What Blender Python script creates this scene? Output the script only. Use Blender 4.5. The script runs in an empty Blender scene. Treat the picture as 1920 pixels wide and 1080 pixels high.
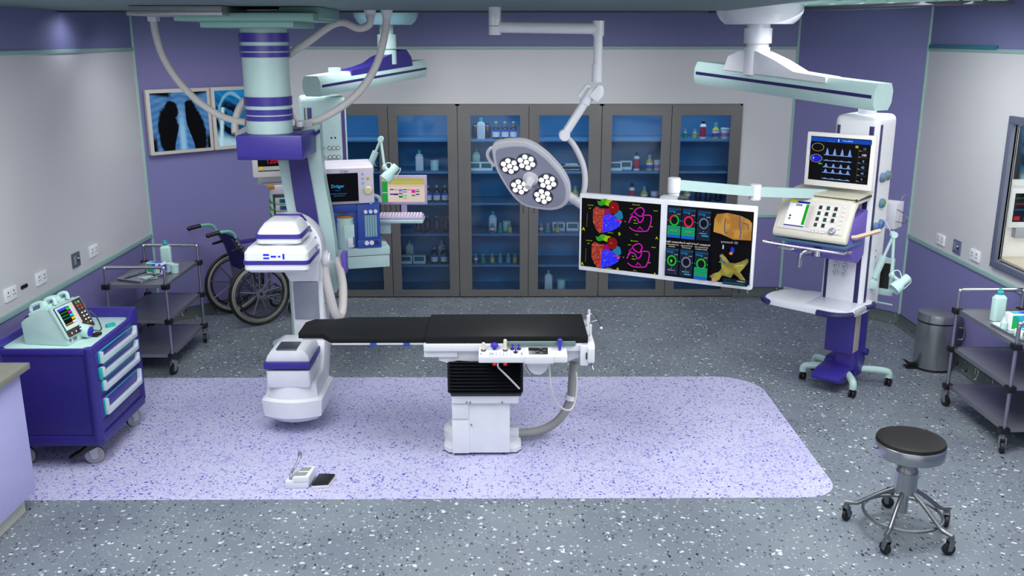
import bpy, bmesh, random
from math import *
from mathutils import Matrix, Vector
random.seed(7)
C = bpy.context.scene.collection
SC = bpy.context.scene

# ---------------- camera, world, lights, exposure ----------------
FPX, PITCH, YAW, CAMH = 1761.0, radians(14.94), radians(-0.44), 2.645
cd = bpy.data.cameras.new('camera'); cam = bpy.data.objects.new('camera', cd); C.objects.link(cam)
cam.location = (0, 0, CAMH); cam.rotation_euler = (radians(90) - PITCH, 0, YAW)
cd.sensor_width = 36; cd.lens = FPX / 1920 * 36; cd.clip_start = .05; cd.clip_end = 100
SC.camera = cam
SC.view_settings.view_transform = 'Standard'; SC.view_settings.look = 'None'
SC.view_settings.gamma = 1; SC.view_settings.use_curve_mapping = False
SC.view_settings.exposure = 0.5
w = bpy.data.worlds.new('world'); SC.world = w; w.use_nodes = True
bg = w.node_tree.nodes['Background']; bg.inputs[0].default_value = (.88, .92, 1.0, 1); bg.inputs[1].default_value = .80

def area(name, loc, sx, sy, power, col=(1, 1, 1), rot=(0, 0, 0), spread=180):
    l = bpy.data.lights.new(name, 'AREA'); l.shape = 'RECTANGLE'; l.size = sx; l.size_y = sy
    l.energy = power; l.color = col; l.spread = radians(spread)
    o = bpy.data.objects.new(name, l); C.objects.link(o); o.location = loc; o.rotation_euler = rot
    return o
def spot(name, loc, tgt, power, ang, blend=.6, col=(1, 1, 1), r=.06):
    l = bpy.data.lights.new(name, 'SPOT'); l.energy = power; l.spot_size = radians(ang); l.spot_blend = blend
    l.color = col; l.shadow_soft_size = r
    o = bpy.data.objects.new(name, l); C.objects.link(o); o.location = loc
    o.rotation_euler = (Vector(tgt) - Vector(loc)).to_track_quat('-Z', 'Y').to_euler(); return o
area('ceiling_fill_light', (-1.5, 4.2, 2.80), 1.6, 2.6, 76, (.97, .99, 1))  # unseen area lamps above the frame light the room, no panels modelled
area('ceiling_fill_light', (1.9, 4.2, 2.80), 1.2, 2.6, 62, (.97, .99, 1))
area('ceiling_fill_light', (0.2, 1.2, 2.80), 4.5, 1.2, 44, (.97, .99, 1))
area('ceiling_fill_light', (-.7, 7.75, 2.88), 4.4, .8, 56, (.97, .98, 1), (radians(24), 0, 0), spread=135)  # added lamp hidden behind the raft, brightens back wall and cabinets
area('ceiling_fill_light', (2.6, 5.3, 2.90), 1.5, 1.7, 46, (.98, .99, 1), (radians(12), 0, 0))  # added lamp out of view, brightens the right rear
area('ceiling_fill_light', (2.75, 7.2, 2.88), 1.3, 1.0, 26, (.96, .98, 1), (radians(22), 0, radians(-40)), spread=150)  # added lamp under the slats, tilted to brighten the right angled wall
spot('downlight', (-3.08, 7.25, 2.82), (-3.30, 7.25, 2.25), 5, 150, 1.0, (.9, .9, 1))
spot('surgical_lamp_light', (0.10, 6.10, 1.62), (-.15, 5.7, .4), 14, 90, .8)

def ray(u, v):
    a = (u - 960) / FPX; b = (540 - v) / FPX
    y = cos(PITCH) + b * sin(PITCH); z = -sin(PITCH) + b * cos(PITCH)
    return (a * cos(YAW) - y * sin(YAW), a * sin(YAW) + y * cos(YAW), z)
def at(u, v, Y):                      # point of the sight line through (u, v) at depth Y metres
    r = ray(u, v); t = Y / r[1]; return Vector((r[0] * t, Y, CAMH + r[2] * t))
def atz(u, v, z):
    r = ray(u, v); t = (z - CAMH) / r[2]; return Vector((r[0] * t, r[1] * t, z))

# ---------------- materials ----------------
def lin(h):
    h = h.lstrip('#'); o = []
    for i in (0, 2, 4):
        c = int(h[i:i + 2], 16) / 255; o.append(c / 12.92 if c <= .04045 else ((c + .055) / 1.055) ** 2.4)
    return tuple(o) + (1,)
class N:                               # tiny maths over shader sockets
    def __init__(s, t, k): s.t = t; s.k = k
    def op(s, o, b=None, r=False):
        n = s.t.nodes.new('ShaderNodeMath'); n.operation = o
        A, B = (b, s) if r else (s, b)
        for i, q in enumerate((A, B)):
            if q is None: continue
            if isinstance(q, N): s.t.links.new(q.k, n.inputs[i])
            else: n.inputs[i].default_value = q
        return N(s.t, n.outputs[0])
    def __add__(s, b): return s.op('ADD', b)
    def __sub__(s, b): return s.op('SUBTRACT', b)
    def __rsub__(s, b): return s.op('SUBTRACT', b, True)
    def __mul__(s, b): return s.op('MULTIPLY', b)
    def __truediv__(s, b): return s.op('DIVIDE', b)
    __radd__ = __add__; __rmul__ = __mul__
    def lt(s, b): return s.op('LESS_THAN', b)
    def gt(s, b): return s.op('GREATER_THAN', b)
    def mx(s, b): return s.op('MAXIMUM', b)
    def mn(s, b): return s.op('MINIMUM', b)
    def sin(s): return s.op('SINE')
    def abs(s): return s.op('ABSOLUTE')
    def sqrt(s): return s.op('SQRT')
    def sm(s, a, b):                   # smoothstep a..b
        n = s.t.nodes.new('ShaderNodeMapRange'); n.interpolation_type = 'SMOOTHSTEP'
        s.t.links.new(s.k, n.inputs['Value']); n.inputs['From Min'].default_value = a; n.inputs['From Max'].default_value = b
        return N(s.t, n.outputs[0])
def mixc(t, f, a, b):
    n = t.nodes.new('ShaderNodeMix'); n.data_type = 'RGBA'
    for i, q in ((0, f), (6, a), (7, b)):
        if isinstance(q, N): t.links.new(q.k, n.inputs[i])
        elif isinstance(q, str): n.inputs[i].default_value = lin(q)
        else: n.inputs[i].default_value = q
    return N(t, n.outputs[2])
def coords(t, kind='Object', scale=(1, 1, 1), loc=(0, 0, 0)):
    c = t.nodes.new('ShaderNodeTexCoord'); m = t.nodes.new('ShaderNodeMapping')
    t.links.new(c.outputs[kind], m.inputs[0]); m.inputs['Scale'].default_value = scale; m.inputs['Location'].default_value = loc
    return m.outputs[0]
def noise(t, vec, scale, detail=2):
    n = t.nodes.new('ShaderNodeTexNoise'); n.inputs['Scale'].default_value = scale; n.inputs['Detail'].default_value = detail
    if vec: t.links.new(vec, n.inputs['Vector'])
    return N(t, n.outputs['Fac'])
MATS = {}
def pm(name, hx, rough=.45, metal=0., noise_amt=.04, nscale=14, coat=0., spec=.5, emis=0, bump=0):
    if name in MATS: return MATS[name]
    m = bpy.data.materials.new(name); m.use_nodes = True; t = m.node_tree; b = t.nodes['Principled BSDF']
    c = lin(hx)
    n = noise(t, coords(t), nscale, 3)
    d = tuple(max(0, x * (1 - noise_amt * 2)) for x in c[:3]) + (1,); e = tuple(min(1, x * (1 + noise_amt)) for x in c[:3]) + (1,)
    t.links.new(mixc(t, n, d, e).k, b.inputs['Base Color'])
    b.inputs['Roughness'].default_value = rough; b.inputs['Metallic'].default_value = metal
    b.inputs['Coat Weight'].default_value = coat; b.inputs['Specular IOR Level'].default_value = spec
    if emis: b.inputs['Emission Color'].default_value = c; b.inputs['Emission Strength'].default_value = emis
    if bump:
        bn = t.nodes.new('ShaderNodeBump'); bn.inputs['Strength'].default_value = bump; bn.inputs['Distance'].default_value = .01
        t.links.new(noise(t, coords(t), nscale * 6, 4).k, bn.inputs['Height']); t.links.new(bn.outputs[0], b.inputs['Normal'])
    MATS[name] = m; return m
def em(hx, s=.9):                       # lit screen pixel colour
    k = 'glow_%s_%g' % (hx, s)
    if k in MATS: return MATS[k]
    m = bpy.data.materials.new(k); m.use_nodes = True; t = m.node_tree; b = t.nodes['Principled BSDF']
    b.inputs['Base Color'].default_value = (.004, .004, .005, 1); b.inputs['Roughness'].default_value = .45
    b.inputs['Specular IOR Level'].default_value = .04
    n = noise(t, coords(t), 60, 2); c = lin(hx)
    t.links.new(mixc(t, n, tuple(x * .85 for x in c[:3]) + (1,), c).k, b.inputs['Emission Color'])
    b.inputs['Emission Strength'].default_value = s * .72 if s < 2 else s
    MATS[k] = m; return m

white = pm('white_enamel', '#DADCE2', .32, coat=.2)
white_warm = pm('warm_white_plastic', '#DEDBD4', .4)
cream = pm('cream_plastic', '#D2CEC0', .42)
mint = pm('pale_mint_enamel', '#ACC8C6', .38)
mintd = pm('mint_trim', '#96BAB4', .4)
mintg = pm('ceiling_mint', '#79A59C', .5)
purple = pm('deep_violet_plastic', '#342987', .36)
purple_d = pm('dark_violet_plastic', '#2A2272', .4)
violet = pm('violet_plastic', '#6450B2', .42)
navy = pm('navy_plastic', '#22449C', .4)
stripe = pm('dark_stripe', '#231C56', .4)
black = pm('black_rubber', '#0B0C0E', .5)
blackm = pm('black_plastic', '#121316', .35)
vinyl = pm('black_vinyl', '#0F1012', .6, bump=.05, spec=.25)
chrome = pm('chrome', '#C9CBD2', .16, 1, noise_amt=.02)
steel = pm('brushed_steel', '#8C8F92', .34, 1, noise_amt=.08, nscale=30)
steel_d = pm('shelf_steel', '#8A8C96', .36, .6, noise_amt=.06)
tube_grey = pm('steel_tube', '#9494A4', .3, .8)
cabsteel = pm('cabinet_steel', '#737270', .36, .6, noise_amt=.08, nscale=4)
hosew = pm('off_white_hose', '#CFCBC8', .5)
hoseg = pm('grey_hose', '#8B8C88', .55)
teal = pm('teal_plastic', '#1FA8A6', .4)
lilac = pm('lilac_laminate', '#A9A8D6', .45)
greytop = pm('grey_worktop', '#76776C', .5, noise_amt=.12, nscale=20)
bottlew = pm('white_bottle_plastic', '#D8DCE6', .4)
bottlem = pm('mint_bottle_plastic', '#BBDDD8', .35)
darkglass = pm('dark_blue_glass', '#0C1C33', .12, coat=.5)
paper = pm('white_paper', '#E8EAEE', .6)
lblue = pm('label_blue', '#2C55C8', .5)
lgreen = pm('label_green', '#1E9E78', .5)
lyel = pm('label_yellow', '#C8BC4C', .5)
lteal = pm('label_teal', '#5FA4B4', .5)
lred = pm('label_red', '#C2264E', .45)
lpink = pm('label_pink', '#C87C9C', .5)
orange = pm('amber_cap', '#C07A18', .45)
redp = pm('red_plastic', '#D8141C', .35)
bluep = pm('blue_plastic', '#3F36B4', .35)
greenp = pm('green_plastic', '#3C8C24', .4)
blue2 = pm('bright_blue_plastic', '#2350B8', .4)
grey = pm('grey_plastic', '#6C7078', .45)
greyl = pm('light_grey_plastic', '#A4A8B0', .45)
peach = pm('pale_wood', '#D0B49C', .5)
pinkw = pm('pinkish_white_plastic', '#D6CCDA', .42)
lilacp = pm('lilac_plastic', '#A796BE', .42)
lampw = pm('lamp_grey_white', '#BFBEC6', .45)
lampf = pm('lamp_face_grey', '#8F91A4', .4)
pipe = pm('clear_grey_tubes', '#6E94A4', .3)

def wall_mat(name, hx, rough):
    m = pm(name, hx, rough, noise_amt=.02, nscale=2.5); return m
wallp = wall_mat('violet_wall_paint', '#7A77AA', .55)
wallt = wall_mat('violet_upper_wall', '#7478A4', .55)
wallg = wall_mat('grey_wall_panel', '#CDCDD0', .32)
ceilm = pm('ceiling_paint', '#5E7678', .7)
raftm = pm('ceiling_raft_paint', '#62787A', .6)
raftd = pm('raft_edge_dark', '#3A4440', .6)

def fleck(name, base, base2, specs, rough=.42, fine=None):
    m = bpy.data.materials.new(name); m.use_nodes = True; t = m.node_tree; b = t.nodes['Principled BSDF']
    col = mixc(t, noise(t, coords(t), 1.6, 3).sm(.35, .65), base, base2)
    if fine:
        col = mixc(t, noise(t, coords(t), fine[0], 3).sm(.38, .66) * fine[2], col, lin(fine[1]))
    for i, (sc, frac, size, hx, st) in enumerate(specs):
        v = t.nodes.new('ShaderNodeTexVoronoi'); v.voronoi_dimensions = '2D'; v.inputs['Scale'].default_value = sc
        mp = coords(t, 'Object', (1, st, 1), (i * 3.3, i * 1.7, 0))
        nz = t.nodes.new('ShaderNodeTexNoise'); nz.inputs['Scale'].default_value = sc * 1.3
        t.links.new(mp, nz.inputs['Vector'])
        vm = t.nodes.new('ShaderNodeVectorMath'); vm.operation = 'MULTIPLY_ADD'
        t.links.new(nz.outputs['Color'], vm.inputs[0]); vm.inputs[1].default_value = (.9 / sc,) * 3; t.links.new(mp, vm.inputs[2])
        t.links.new(vm.outputs[0], v.inputs['Vector'])
        sep = t.nodes.new('ShaderNodeSeparateColor'); t.links.new(v.outputs['Color'], sep.inputs[0])
        d = N(t, v.outputs['Distance']); r = N(t, sep.outputs[0]); g = N(t, sep.outputs[1])
        mask = r.lt(frac) * (d - g * (size * .6)).lt(size * .5)
        col = mixc(t, mask, col, lin(hx))
    t.links.new(col.k, b.inputs['Base Color']); b.inputs['Roughness'].default_value = rough
    b.inputs['Specular IOR Level'].default_value = .35
    return m
floorm = fleck('grey_fleck_vinyl', lin('#6C747E'), lin('#788289'),
    [(34, .12, .34, '#565D66', .8), (48, .09, .34, '#3E444C', .7), (70, .12, .4, '#8E969E', .8), (27, .046, .34, '#C0C8CE', 1.1), (52, .036, .44, '#B8C0C6', 1.1), (40, .04, .26, '#1E2226', .6)],
    fine=(160, '#636C76', .5))
matm = fleck('lilac_fleck_vinyl', lin('#B0AFCC'), lin('#A2A0C4'),
    [(50, .30, .5, '#9391C2', .9), (70, .30, .5, '#BDBCDC', .9), (40, .075, .30, '#2A2AA8', 1), (64, .07, .4, '#3B3BA0', 1)],
    fine=(90, '#C4C3DE', .8))
covem = fleck('cove_vinyl', lin('#4A5354'), lin('#545C5C'), [(40, .10, .4, '#2A2E30', .8), (45, .06, .4, '#A8ADA8', 1)])

def glass_mat():
    m = bpy.data.materials.new('blue_tinted_glass'); m.use_nodes = True; t = m.node_tree; t.nodes.clear()
    o = t.nodes.new('ShaderNodeOutputMaterial'); tr = t.nodes.new('ShaderNodeBsdfTransparent')
    gl = t.nodes.new('ShaderNodeBsdfGlossy'); gl.inputs['Roughness'].default_value = .08
    mx = t.nodes.new('ShaderNodeMixShader'); fr = t.nodes.new('ShaderNodeFresnel'); fr.inputs[0].default_value = 1.45
    n = noise(t, coords(t), 3); cc = mixc(t, n, (.80, .90, .97, 1), (.84, .93, .99, 1))
    t.links.new(cc.k, tr.inputs[0]); t.links.new(fr.outputs[0], mx.inputs[0])
    t.links.new(tr.outputs[0], mx.inputs[1]); t.links.new(gl.outputs[0], mx.inputs[2]); t.links.new(mx.outputs[0], o.inputs[0])
    return m
glassm = glass_mat()
def clear_mat():
    m = bpy.data.materials.new('clear_plastic'); m.use_nodes = True; t = m.node_tree; t.nodes.clear()
    o = t.nodes.new('ShaderNodeOutputMaterial'); tr = t.nodes.new('ShaderNodeBsdfTransparent')
    gl = t.nodes.new('ShaderNodeBsdfGlossy'); gl.inputs['Roughness'].default_value = .05
    mx = t.nodes.new('ShaderNodeMixShader'); mx.inputs[0].default_value = .12
    cc = mixc(t, noise(t, coords(t), 5), (.9, .95, .95, 1), (.95, .97, .97, 1)); t.links.new(cc.k, tr.inputs[0])
    t.links.new(tr.outputs[0], mx.inputs[1]); t.links.new(gl.outputs[0], mx.inputs[2]); t.links.new(mx.outputs[0], o.inputs[0])
    return m
clear = clear_mat()

# gradient print on the glove boxes: green to blue diagonal
def grad_mat():
    m = bpy.data.materials.new('green_blue_print'); m.use_nodes = True; t = m.node_tree; b = t.nodes['Principled BSDF']
    sp = t.nodes.new('ShaderNodeSeparateXYZ'); t.links.new(coords(t, 'Object'), sp.inputs[0])
    x = N(t, sp.outputs[0]); z = N(t, sp.outputs[2])
    a = (x * 9 + z * 5).sm(-.4, .4); c = mixc(t, a, '#14B43C', '#1238C8')
    c = mixc(t, ((x * 9 + z * 5 - .12).abs()).sm(.25, .0) * .6, c, '#3CD8E0')
    t.links.new(c.k, b.inputs['Base Color']); b.inputs['Roughness'].default_value = .35; return m
gradm = grad_mat()

# ---------------- mesh builder ----------------
RM = {}
def cr(pts, n=6, closed=False):
    P = [Vector(p) for p in pts]; out = []; L = len(P)
    for i in range(L if closed else L - 1):
        if closed: p0, p1, p2, p3 = P[i - 1], P[i], P[(i + 1) % L], P[(i + 2) % L]
        else: p0, p1, p2, p3 = P[max(i - 1, 0)], P[i], P[i + 1], P[min(i + 2, L - 1)]
        for k in range(n):
            t = k / n
            out.append(.5 * ((2 * p1) + (-p0 + p2) * t + (2 * p0 - 5 * p1 + 4 * p2 - p3) * t * t + (-p0 + 3 * p1 - 3 * p2 + p3) * t ** 3))
    if not closed: out.append(P[-1])
    return out
def rrect(x0, x1, y0, y1, r, n=5):
    o = []
    for cx, cy, a in ((x1 - r, y1 - r, 0), (x0 + r, y1 - r, 90), (x0 + r, y0 + r, 180), (x1 - r, y0 + r, 270)):
        for k in range(n + 1):
            t = radians(a + 90 * k / n); o.append((cx + r * cos(t), cy + r * sin(t)))
    return o
class MB:
    def __init__(s, M=None, world=False):
        s.bm = bmesh.new(); s.M = M or Matrix(); s.mats = [None]; s.world = world
    def _si(s, m):
        if m is None: return 0
        if m not in s.mats: s.mats.append(m)
        return s.mats.index(m)
    def _put(s, t, m=None, bev=0, seg=2):
        if bev: bmesh.ops.bevel(t, geom=list(t.edges), offset=bev, segments=seg, affect='EDGES', profile=.6, clamp_overlap=True)
        bmesh.ops.transform(t, matrix=s.M, verts=t.verts)
        i = s._si(m)
        for f in t.faces: f.material_index = i
        me = bpy.data.meshes.new('tmp'); t.to_mesh(me); t.free(); s.bm.from_mesh(me); bpy.data.meshes.remove(me)
        return s
    def box(s, x0, x1, y0, y1, z0, z1, b=0, m=None, seg=2):
        t = bmesh.new(); bmesh.ops.create_cube(t, size=1)
        for v in t.verts: v.co = (x0 + (v.co.x + .5) * (x1 - x0), y0 + (v.co.y + .5) * (y1 - y0), z0 + (v.co.z + .5) * (z1 - z0))
        return s._put(t, m, b, seg)
    def taper(s, x0, x1, y0, y1, z0, z1, dx, dy, b=0, m=None, seg=2):   # box whose top is inset by dx, dy
        t = bmesh.new(); bmesh.ops.create_cube(t, size=1)
        for v in t.verts:
            tp = v.co.z > 0; a = dx if tp else 0; c = dy if tp else 0
            v.co = ((x1 - a) if v.co.x > 0 else (x0 + a), (y1 - c) if v.co.y > 0 else (y0 + c), z1 if tp else z0)
        return s._put(t, m, b, seg)
    def prism(s, pts, ax, a, b, bev=0, m=None, seg=2):   # polygon in the two other axes, extruded along ax
        t = bmesh.new(); r = []
        for h in (a, b):
            r.append([t.verts.new({'x': (h, p[0], p[1]), 'y': (p[0], h, p[1]), 'z': (p[0], p[1], h)}[ax]) for p in pts])
        n = len(pts); t.faces.new(r[0]); t.faces.new(r[1][::-1])
        for i in range(n): t.faces.new((r[0][i], r[1][i], r[1][(i + 1) % n], r[0][(i + 1) % n]))
        bmesh.ops.recalc_face_normals(t, faces=t.faces)
        return s._put(t, m, bev, seg)
    def loft(s, rings, m=None, closed=False, caps=True):
        t = bmesh.new(); R = [[t.verts.new(p) for p in r] for r in rings]; n = len(R[0])
        for j in range(len(R) - (0 if closed else 1)):
            A, B = R[j], R[(j + 1) % len(R)]
            for i in range(n): t.faces.new((A[i], A[(i + 1) % n], B[(i + 1) % n], B[i]))
        if caps and not closed: t.faces.new(R[0][::-1]); t.faces.new(R[-1])
        bmesh.ops.recalc_face_normals(t, faces=t.faces)
        return s._put(t, m)
    def cyl(s, a, b, r, r2=None, n=20, m=None, bev=0):
        a, b = Vector(a), Vector(b); d = b - a; t = bmesh.new()
        bmesh.ops.create_cone(t, cap_ends=True, segments=n, radius1=r, radius2=r if r2 is None else r2, depth=d.length)
        if bev: bmesh.ops.bevel(t, geom=[e for e in t.edges if abs(e.verts[0].co.z - e.verts[1].co.z) < 1e-6], offset=bev, segments=2, affect='EDGES')
        q = Vector((0, 0, 1)).rotation_difference(d.normalized()).to_matrix().to_4x4()
        bmesh.ops.transform(t, matrix=Matrix.Translation((a + b) / 2) @ q, verts=t.verts)
        return s._put(t, m)
    def tube(s, pts, r, n=10, sm=6, closed=False, m=None, flat=1):
        P = cr(pts, sm, closed) if sm else [Vector(p) for p in pts]
        rings = []; up = None; L = len(P)
        for i, p in enumerate(P):
            if closed: d = P[(i + 1) % L] - P[i - 1]
            else: d = P[min(i + 1, L - 1)] - P[max(i - 1, 0)]
            d.normalize()
            if up is None: up = Vector((0, 0, 1)) if abs(d.z) < .9 else Vector((0, 1, 0))
            e = d.cross(up).normalized(); up = e.cross(d).normalized()
            rings.append([p + e * (r * cos(2 * pi * k / n)) + up * (r * flat * sin(2 * pi * k / n)) for k in range(n)])
        return s.loft(rings, m, closed)
    def lathe(s, prof, c=(0, 0, 0), n=24, m=None, d=(0, 0, 1)):
        q = Matrix.Translation(c) @ Vector((0, 0, 1)).rotation_difference(Vector(d).normalized()).to_matrix().to_4x4()
        t = bmesh.new(); R = [[t.verts.new((max(r, 1e-4) * cos(2 * pi * k / n), max(r, 1e-4) * sin(2 * pi * k / n), z)) for k in range(n)] for r, z in prof]
        for A, B in zip(R, R[1:]):
            for i in range(n): t.faces.new((A[i], A[(i + 1) % n], B[(i + 1) % n], B[i]))
        t.faces.new(R[0][::-1]); t.faces.new(R[-1])
        bmesh.ops.recalc_face_normals(t, faces=t.faces); bmesh.ops.transform(t, matrix=q, verts=t.verts)
        return s._put(t, m)
    def ball(s, c, r, m=None, n=14, sc=(1, 1, 1)):
        t = bmesh.new(); bmesh.ops.create_uvsphere(t, u_segments=n, v_segments=n // 2 + 2, radius=r)
        for v in t.verts: v.co = (v.co.x * sc[0] + c[0], v.co.y * sc[1] + c[1], v.co.z * sc[2] + c[2])
        return s._put(t, m)
    def torus(s, c, R, r, d=(0, 0, 1), n=32, k=8, m=None):
        q = Matrix.Translation(c) @ Vector((0, 0, 1)).rotation_difference(Vector(d).normalized()).to_matrix().to_4x4()
        rings = [[q @ Vector(((R + r * cos(2 * pi * j / k)) * cos(2 * pi * i / n), (R + r * cos(2 * pi * j / k)) * sin(2 * pi * i / n), r * sin(2 * pi * j / k))) for j in range(k)] for i in range(n)]
        return s.loft(rings, m, True)
    def poly(s, pts, m=None):
        t = bmesh.new(); t.faces.new([t.verts.new(p) for p in pts]); return s._put(t, m)
    def build(s, name, mat, parent=None, label=None, cat=None, group=None, kind=None, sharp=32, origin=None):
        me = bpy.data.meshes.new(name); s.bm.to_mesh(me); s.bm.free()
        s.mats[0] = mat
        for m in s.mats: me.materials.append(m)
        o = bpy.data.objects.new(name, me); C.objects.link(o)
        if parent is not None:
            R = RM[parent.name]; RM[o.name] = R
            if s.world: me.transform(R.inverted())
            o.parent = parent
        elif kind != 'structure':
            if origin is None:
                xs = [v.co for v in me.vertices]
                origin = Vector(((min(v.x for v in xs) + max(v.x for v in xs)) / 2, (min(v.y for v in xs) + max(v.y for v in xs)) / 2, min(v.z for v in xs)))
            origin = Vector(origin); me.transform(Matrix.Translation(-origin)); o.location = origin
            RM[o.name] = Matrix.Translation(origin)
        else: RM[o.name] = Matrix()
        me.polygons.foreach_set('use_smooth', [True] * len(me.polygons)); me.set_sharp_from_angle(angle=radians(sharp))
        tag(o, label, cat, group, kind); return o
def W(): return MB(world=True)
def tag(o, label=None, cat=None, group=None, kind=None):
    if label: o['label'] = label
    if cat: o['category'] = cat
    if group: o['group'] = group
    if kind: o['kind'] = kind
def thing(name, label, cat, loc=(0, 0, 0), rz=0, group=None):
    o = bpy.data.objects.new(name, None); C.objects.link(o); o.empty_display_size = .1
    o.location = loc; o.rotation_euler = (0, 0, rz); tag(o, label, cat, group)
    RM[o.name] = Matrix.Translation(Vector(loc)) @ Matrix.Rotation(rz, 4, 'Z'); return o
def dup(r, loc, rz=None, label=None, group=None, scale=None):
    c = r.copy(); C.objects.link(c); c.location = loc
    if rz is not None: c.rotation_euler = (0, 0, rz)
    if scale: c.scale = scale
    if label: c['label'] = label
    if group: c['group'] = group
    for ch in list(r.children):
        d = ch.copy(); C.objects.link(d); d.parent = c
        for g in ch.children:
            e = g.copy(); C.objects.link(e); e.parent = d
    return c

# flat screens: shapes in the plane of the panel (x right, z up), each a hair in front of the last
FONT = {}
def glyphs(txt):
    if txt not in FONT:
        cu = bpy.data.curves.new('t', 'FONT'); cu.body = txt; cu.size = 1; cu.resolution_u = 2; cu.offset = .01
        o = bpy.data.objects.new('t', cu); C.objects.link(o)
        bpy.context.view_layer.update()
        me = bpy.data.meshes.new_from_object(o.evaluated_get(bpy.context.evaluated_depsgraph_get()))
        FONT[txt] = ([tuple(v.co[:2]) for v in me.vertices], [tuple(p.vertices) for p in me.polygons])
        bpy.data.objects.remove(o); bpy.data.curves.remove(cu); bpy.data.meshes.remove(me)
    return FONT[txt]
class Scr:
    def __init__(s, w, h, M, back='#010103', world=False):
        s.w = w; s.h = h; s.M = M; s.k = 0; s.V = []; s.F = []; s.mats = []; s.I = []; s.world = world
        s.rect(0, 0, 1, 1, back)
    def face(s, pts, m, polys=None):      # pts in 0..1 panel coordinates
        if isinstance(m, str): m = em(m)
        if m not in s.mats: s.mats.append(m)
        i = s.mats.index(m); b = len(s.V)
        for p in pts: s.V.append(s.M @ Vector(((p[0] - .5) * s.w, -s.k * .00035, (p[1] - .5) * s.h)))
        for f in (polys or [tuple(range(len(pts)))]): s.F.append(tuple(b + q for q in f)); s.I.append(i)
        s.k += 1; return s
    def rect(s, x0, y0, x1, y1, m): return s.face([(x0, y0), (x1, y0), (x1, y1), (x0, y1)], m)
    def ell(s, cx, cy, rx, ry, m, n=20): return s.face([(cx + rx * cos(2 * pi * i / n), cy + ry * sin(2 * pi * i / n)) for i in range(n)], m)
    def ring(s, cx, cy, rx, ry, q, m, a0=0, a1=360, n=24):
        A = [radians(a0 + (a1 - a0) * i / n) for i in range(n + 1)]
        pts = [(cx + rx * cos(a), cy + ry * sin(a)) for a in A] + [(cx + rx * q * cos(a), cy + ry * q * sin(a)) for a in A]
        return s.face(pts, m, [(i, i + 1, n + 2 + i, n + 1 + i) for i in range(n)])
    def line(s, pts, wd, m, close=False):
        if close: pts = list(pts) + [pts[0]]
        P = []; F = []; asp = s.w / s.h
        for i, p in enumerate(pts):
            a = pts[max(i - 1, 0)]; b = pts[min(i + 1, len(pts) - 1)]
            d = Vector(((b[0] - a[0]) * asp, b[1] - a[1])); d = d.normalized() if d.length else Vector((1, 0))
            P += [(p[0] - d.y * wd / asp, p[1] + d.x * wd), (p[0] + d.y * wd / asp, p[1] - d.x * wd)]
            if i: F.append((2 * i - 2, 2 * i - 1, 2 * i + 1, 2 * i))
        return s.face(P, m, F)
    def text(s, txt, x, y, h, m, mir=False, cen=True):
        v, f = glyphs(txt); k = h * s.h / .72; wd = max(p[0] for p in v); sg = -1 if mir else 1
        x0 = x - sg * wd * k / s.w / 2 if cen else x
        return s.face([(x0 + sg * p[0] * k / s.w, y + p[1] * k / s.h) for p in v], m, f)
    def build(s, name, parent, label=None, world=False):
        me = bpy.data.meshes.new(name); me.from_pydata([tuple(v) for v in s.V], [], s.F)
        for m in s.mats: me.materials.append(m)
        me.polygons.foreach_set('material_index', s.I)
        if s.world: me.transform(RM[parent.name].inverted())
        o = bpy.data.objects.new(name, me); C.objects.link(o); o.parent = parent; RM[o.name] = RM[parent.name]
        tag(o, label); return o
def T(x, y, z, rz=0, rx=0): return Matrix.Translation((x, y, z)) @ Matrix.Rotation(rz, 4, 'Z') @ Matrix.Rotation(rx, 4, 'X')
def struct(name, mb, mat): return mb.build(name, mat, None, kind='structure')

# ================= THE ROOM =================
XL, XR, YB, H = -3.30, 3.76, 9.55, 2.92
CL, CBL, CBR, CR_ = (XL, 8.63), (-2.35, YB), (2.90, YB), (XR, 8.56)
ZT, ZU = .86, 2.545
struct('floor', W().box(XL - .1, XR + .1, -1.5, 10.2, -.05, 0), floorm)
m_ = W(); m_.prism(rrect(-3.29, 2.01, 5.062, 7.127, .34, 10)[:22] + [(-3.29, 5.062)] + rrect(-3.29, 2.01, 5.062, 7.127, .22, 10)[33:], 'z', 0, .0015)
tag(m_.build('floor_mat', matm, None, origin=(0, 6, 0)), 'large lilac speckled vinyl mat with rounded corners under the operating table', 'mat')
struct('ceiling', W().box(XL - .1, XR + .1, -1.5, 10.2, H, H + .05), ceilm)
c_ = W().box(XL, 1.64, -1.5, 7.2, 2.835, H)
struct('ceiling', c_, raftm)
c_ = W().box(XL + .02, 1.50, 7.2, 7.27, 2.822, H)
struct('ceiling', c_, raftd)
# slatted ceiling field on the right, its lit look put into the pale mint
c_ = W()
for i in range(9): c_.box(2.0 + i * .17, 2.14 + i * .17, 6.8, 9.2, H - .03, H - .001, .004)
struct('ceiling', c_, pm('slat_mint', '#A8D0C4', .5))
struct('ceiling', W().prism([(3.1, 6.8), (3.55, 6.8), (2.1, 9.4), (1.9, 9.4)], 'z', H - .05, H - .03), pm('ceiling_dark_strip', '#54505C', .6))

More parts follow.
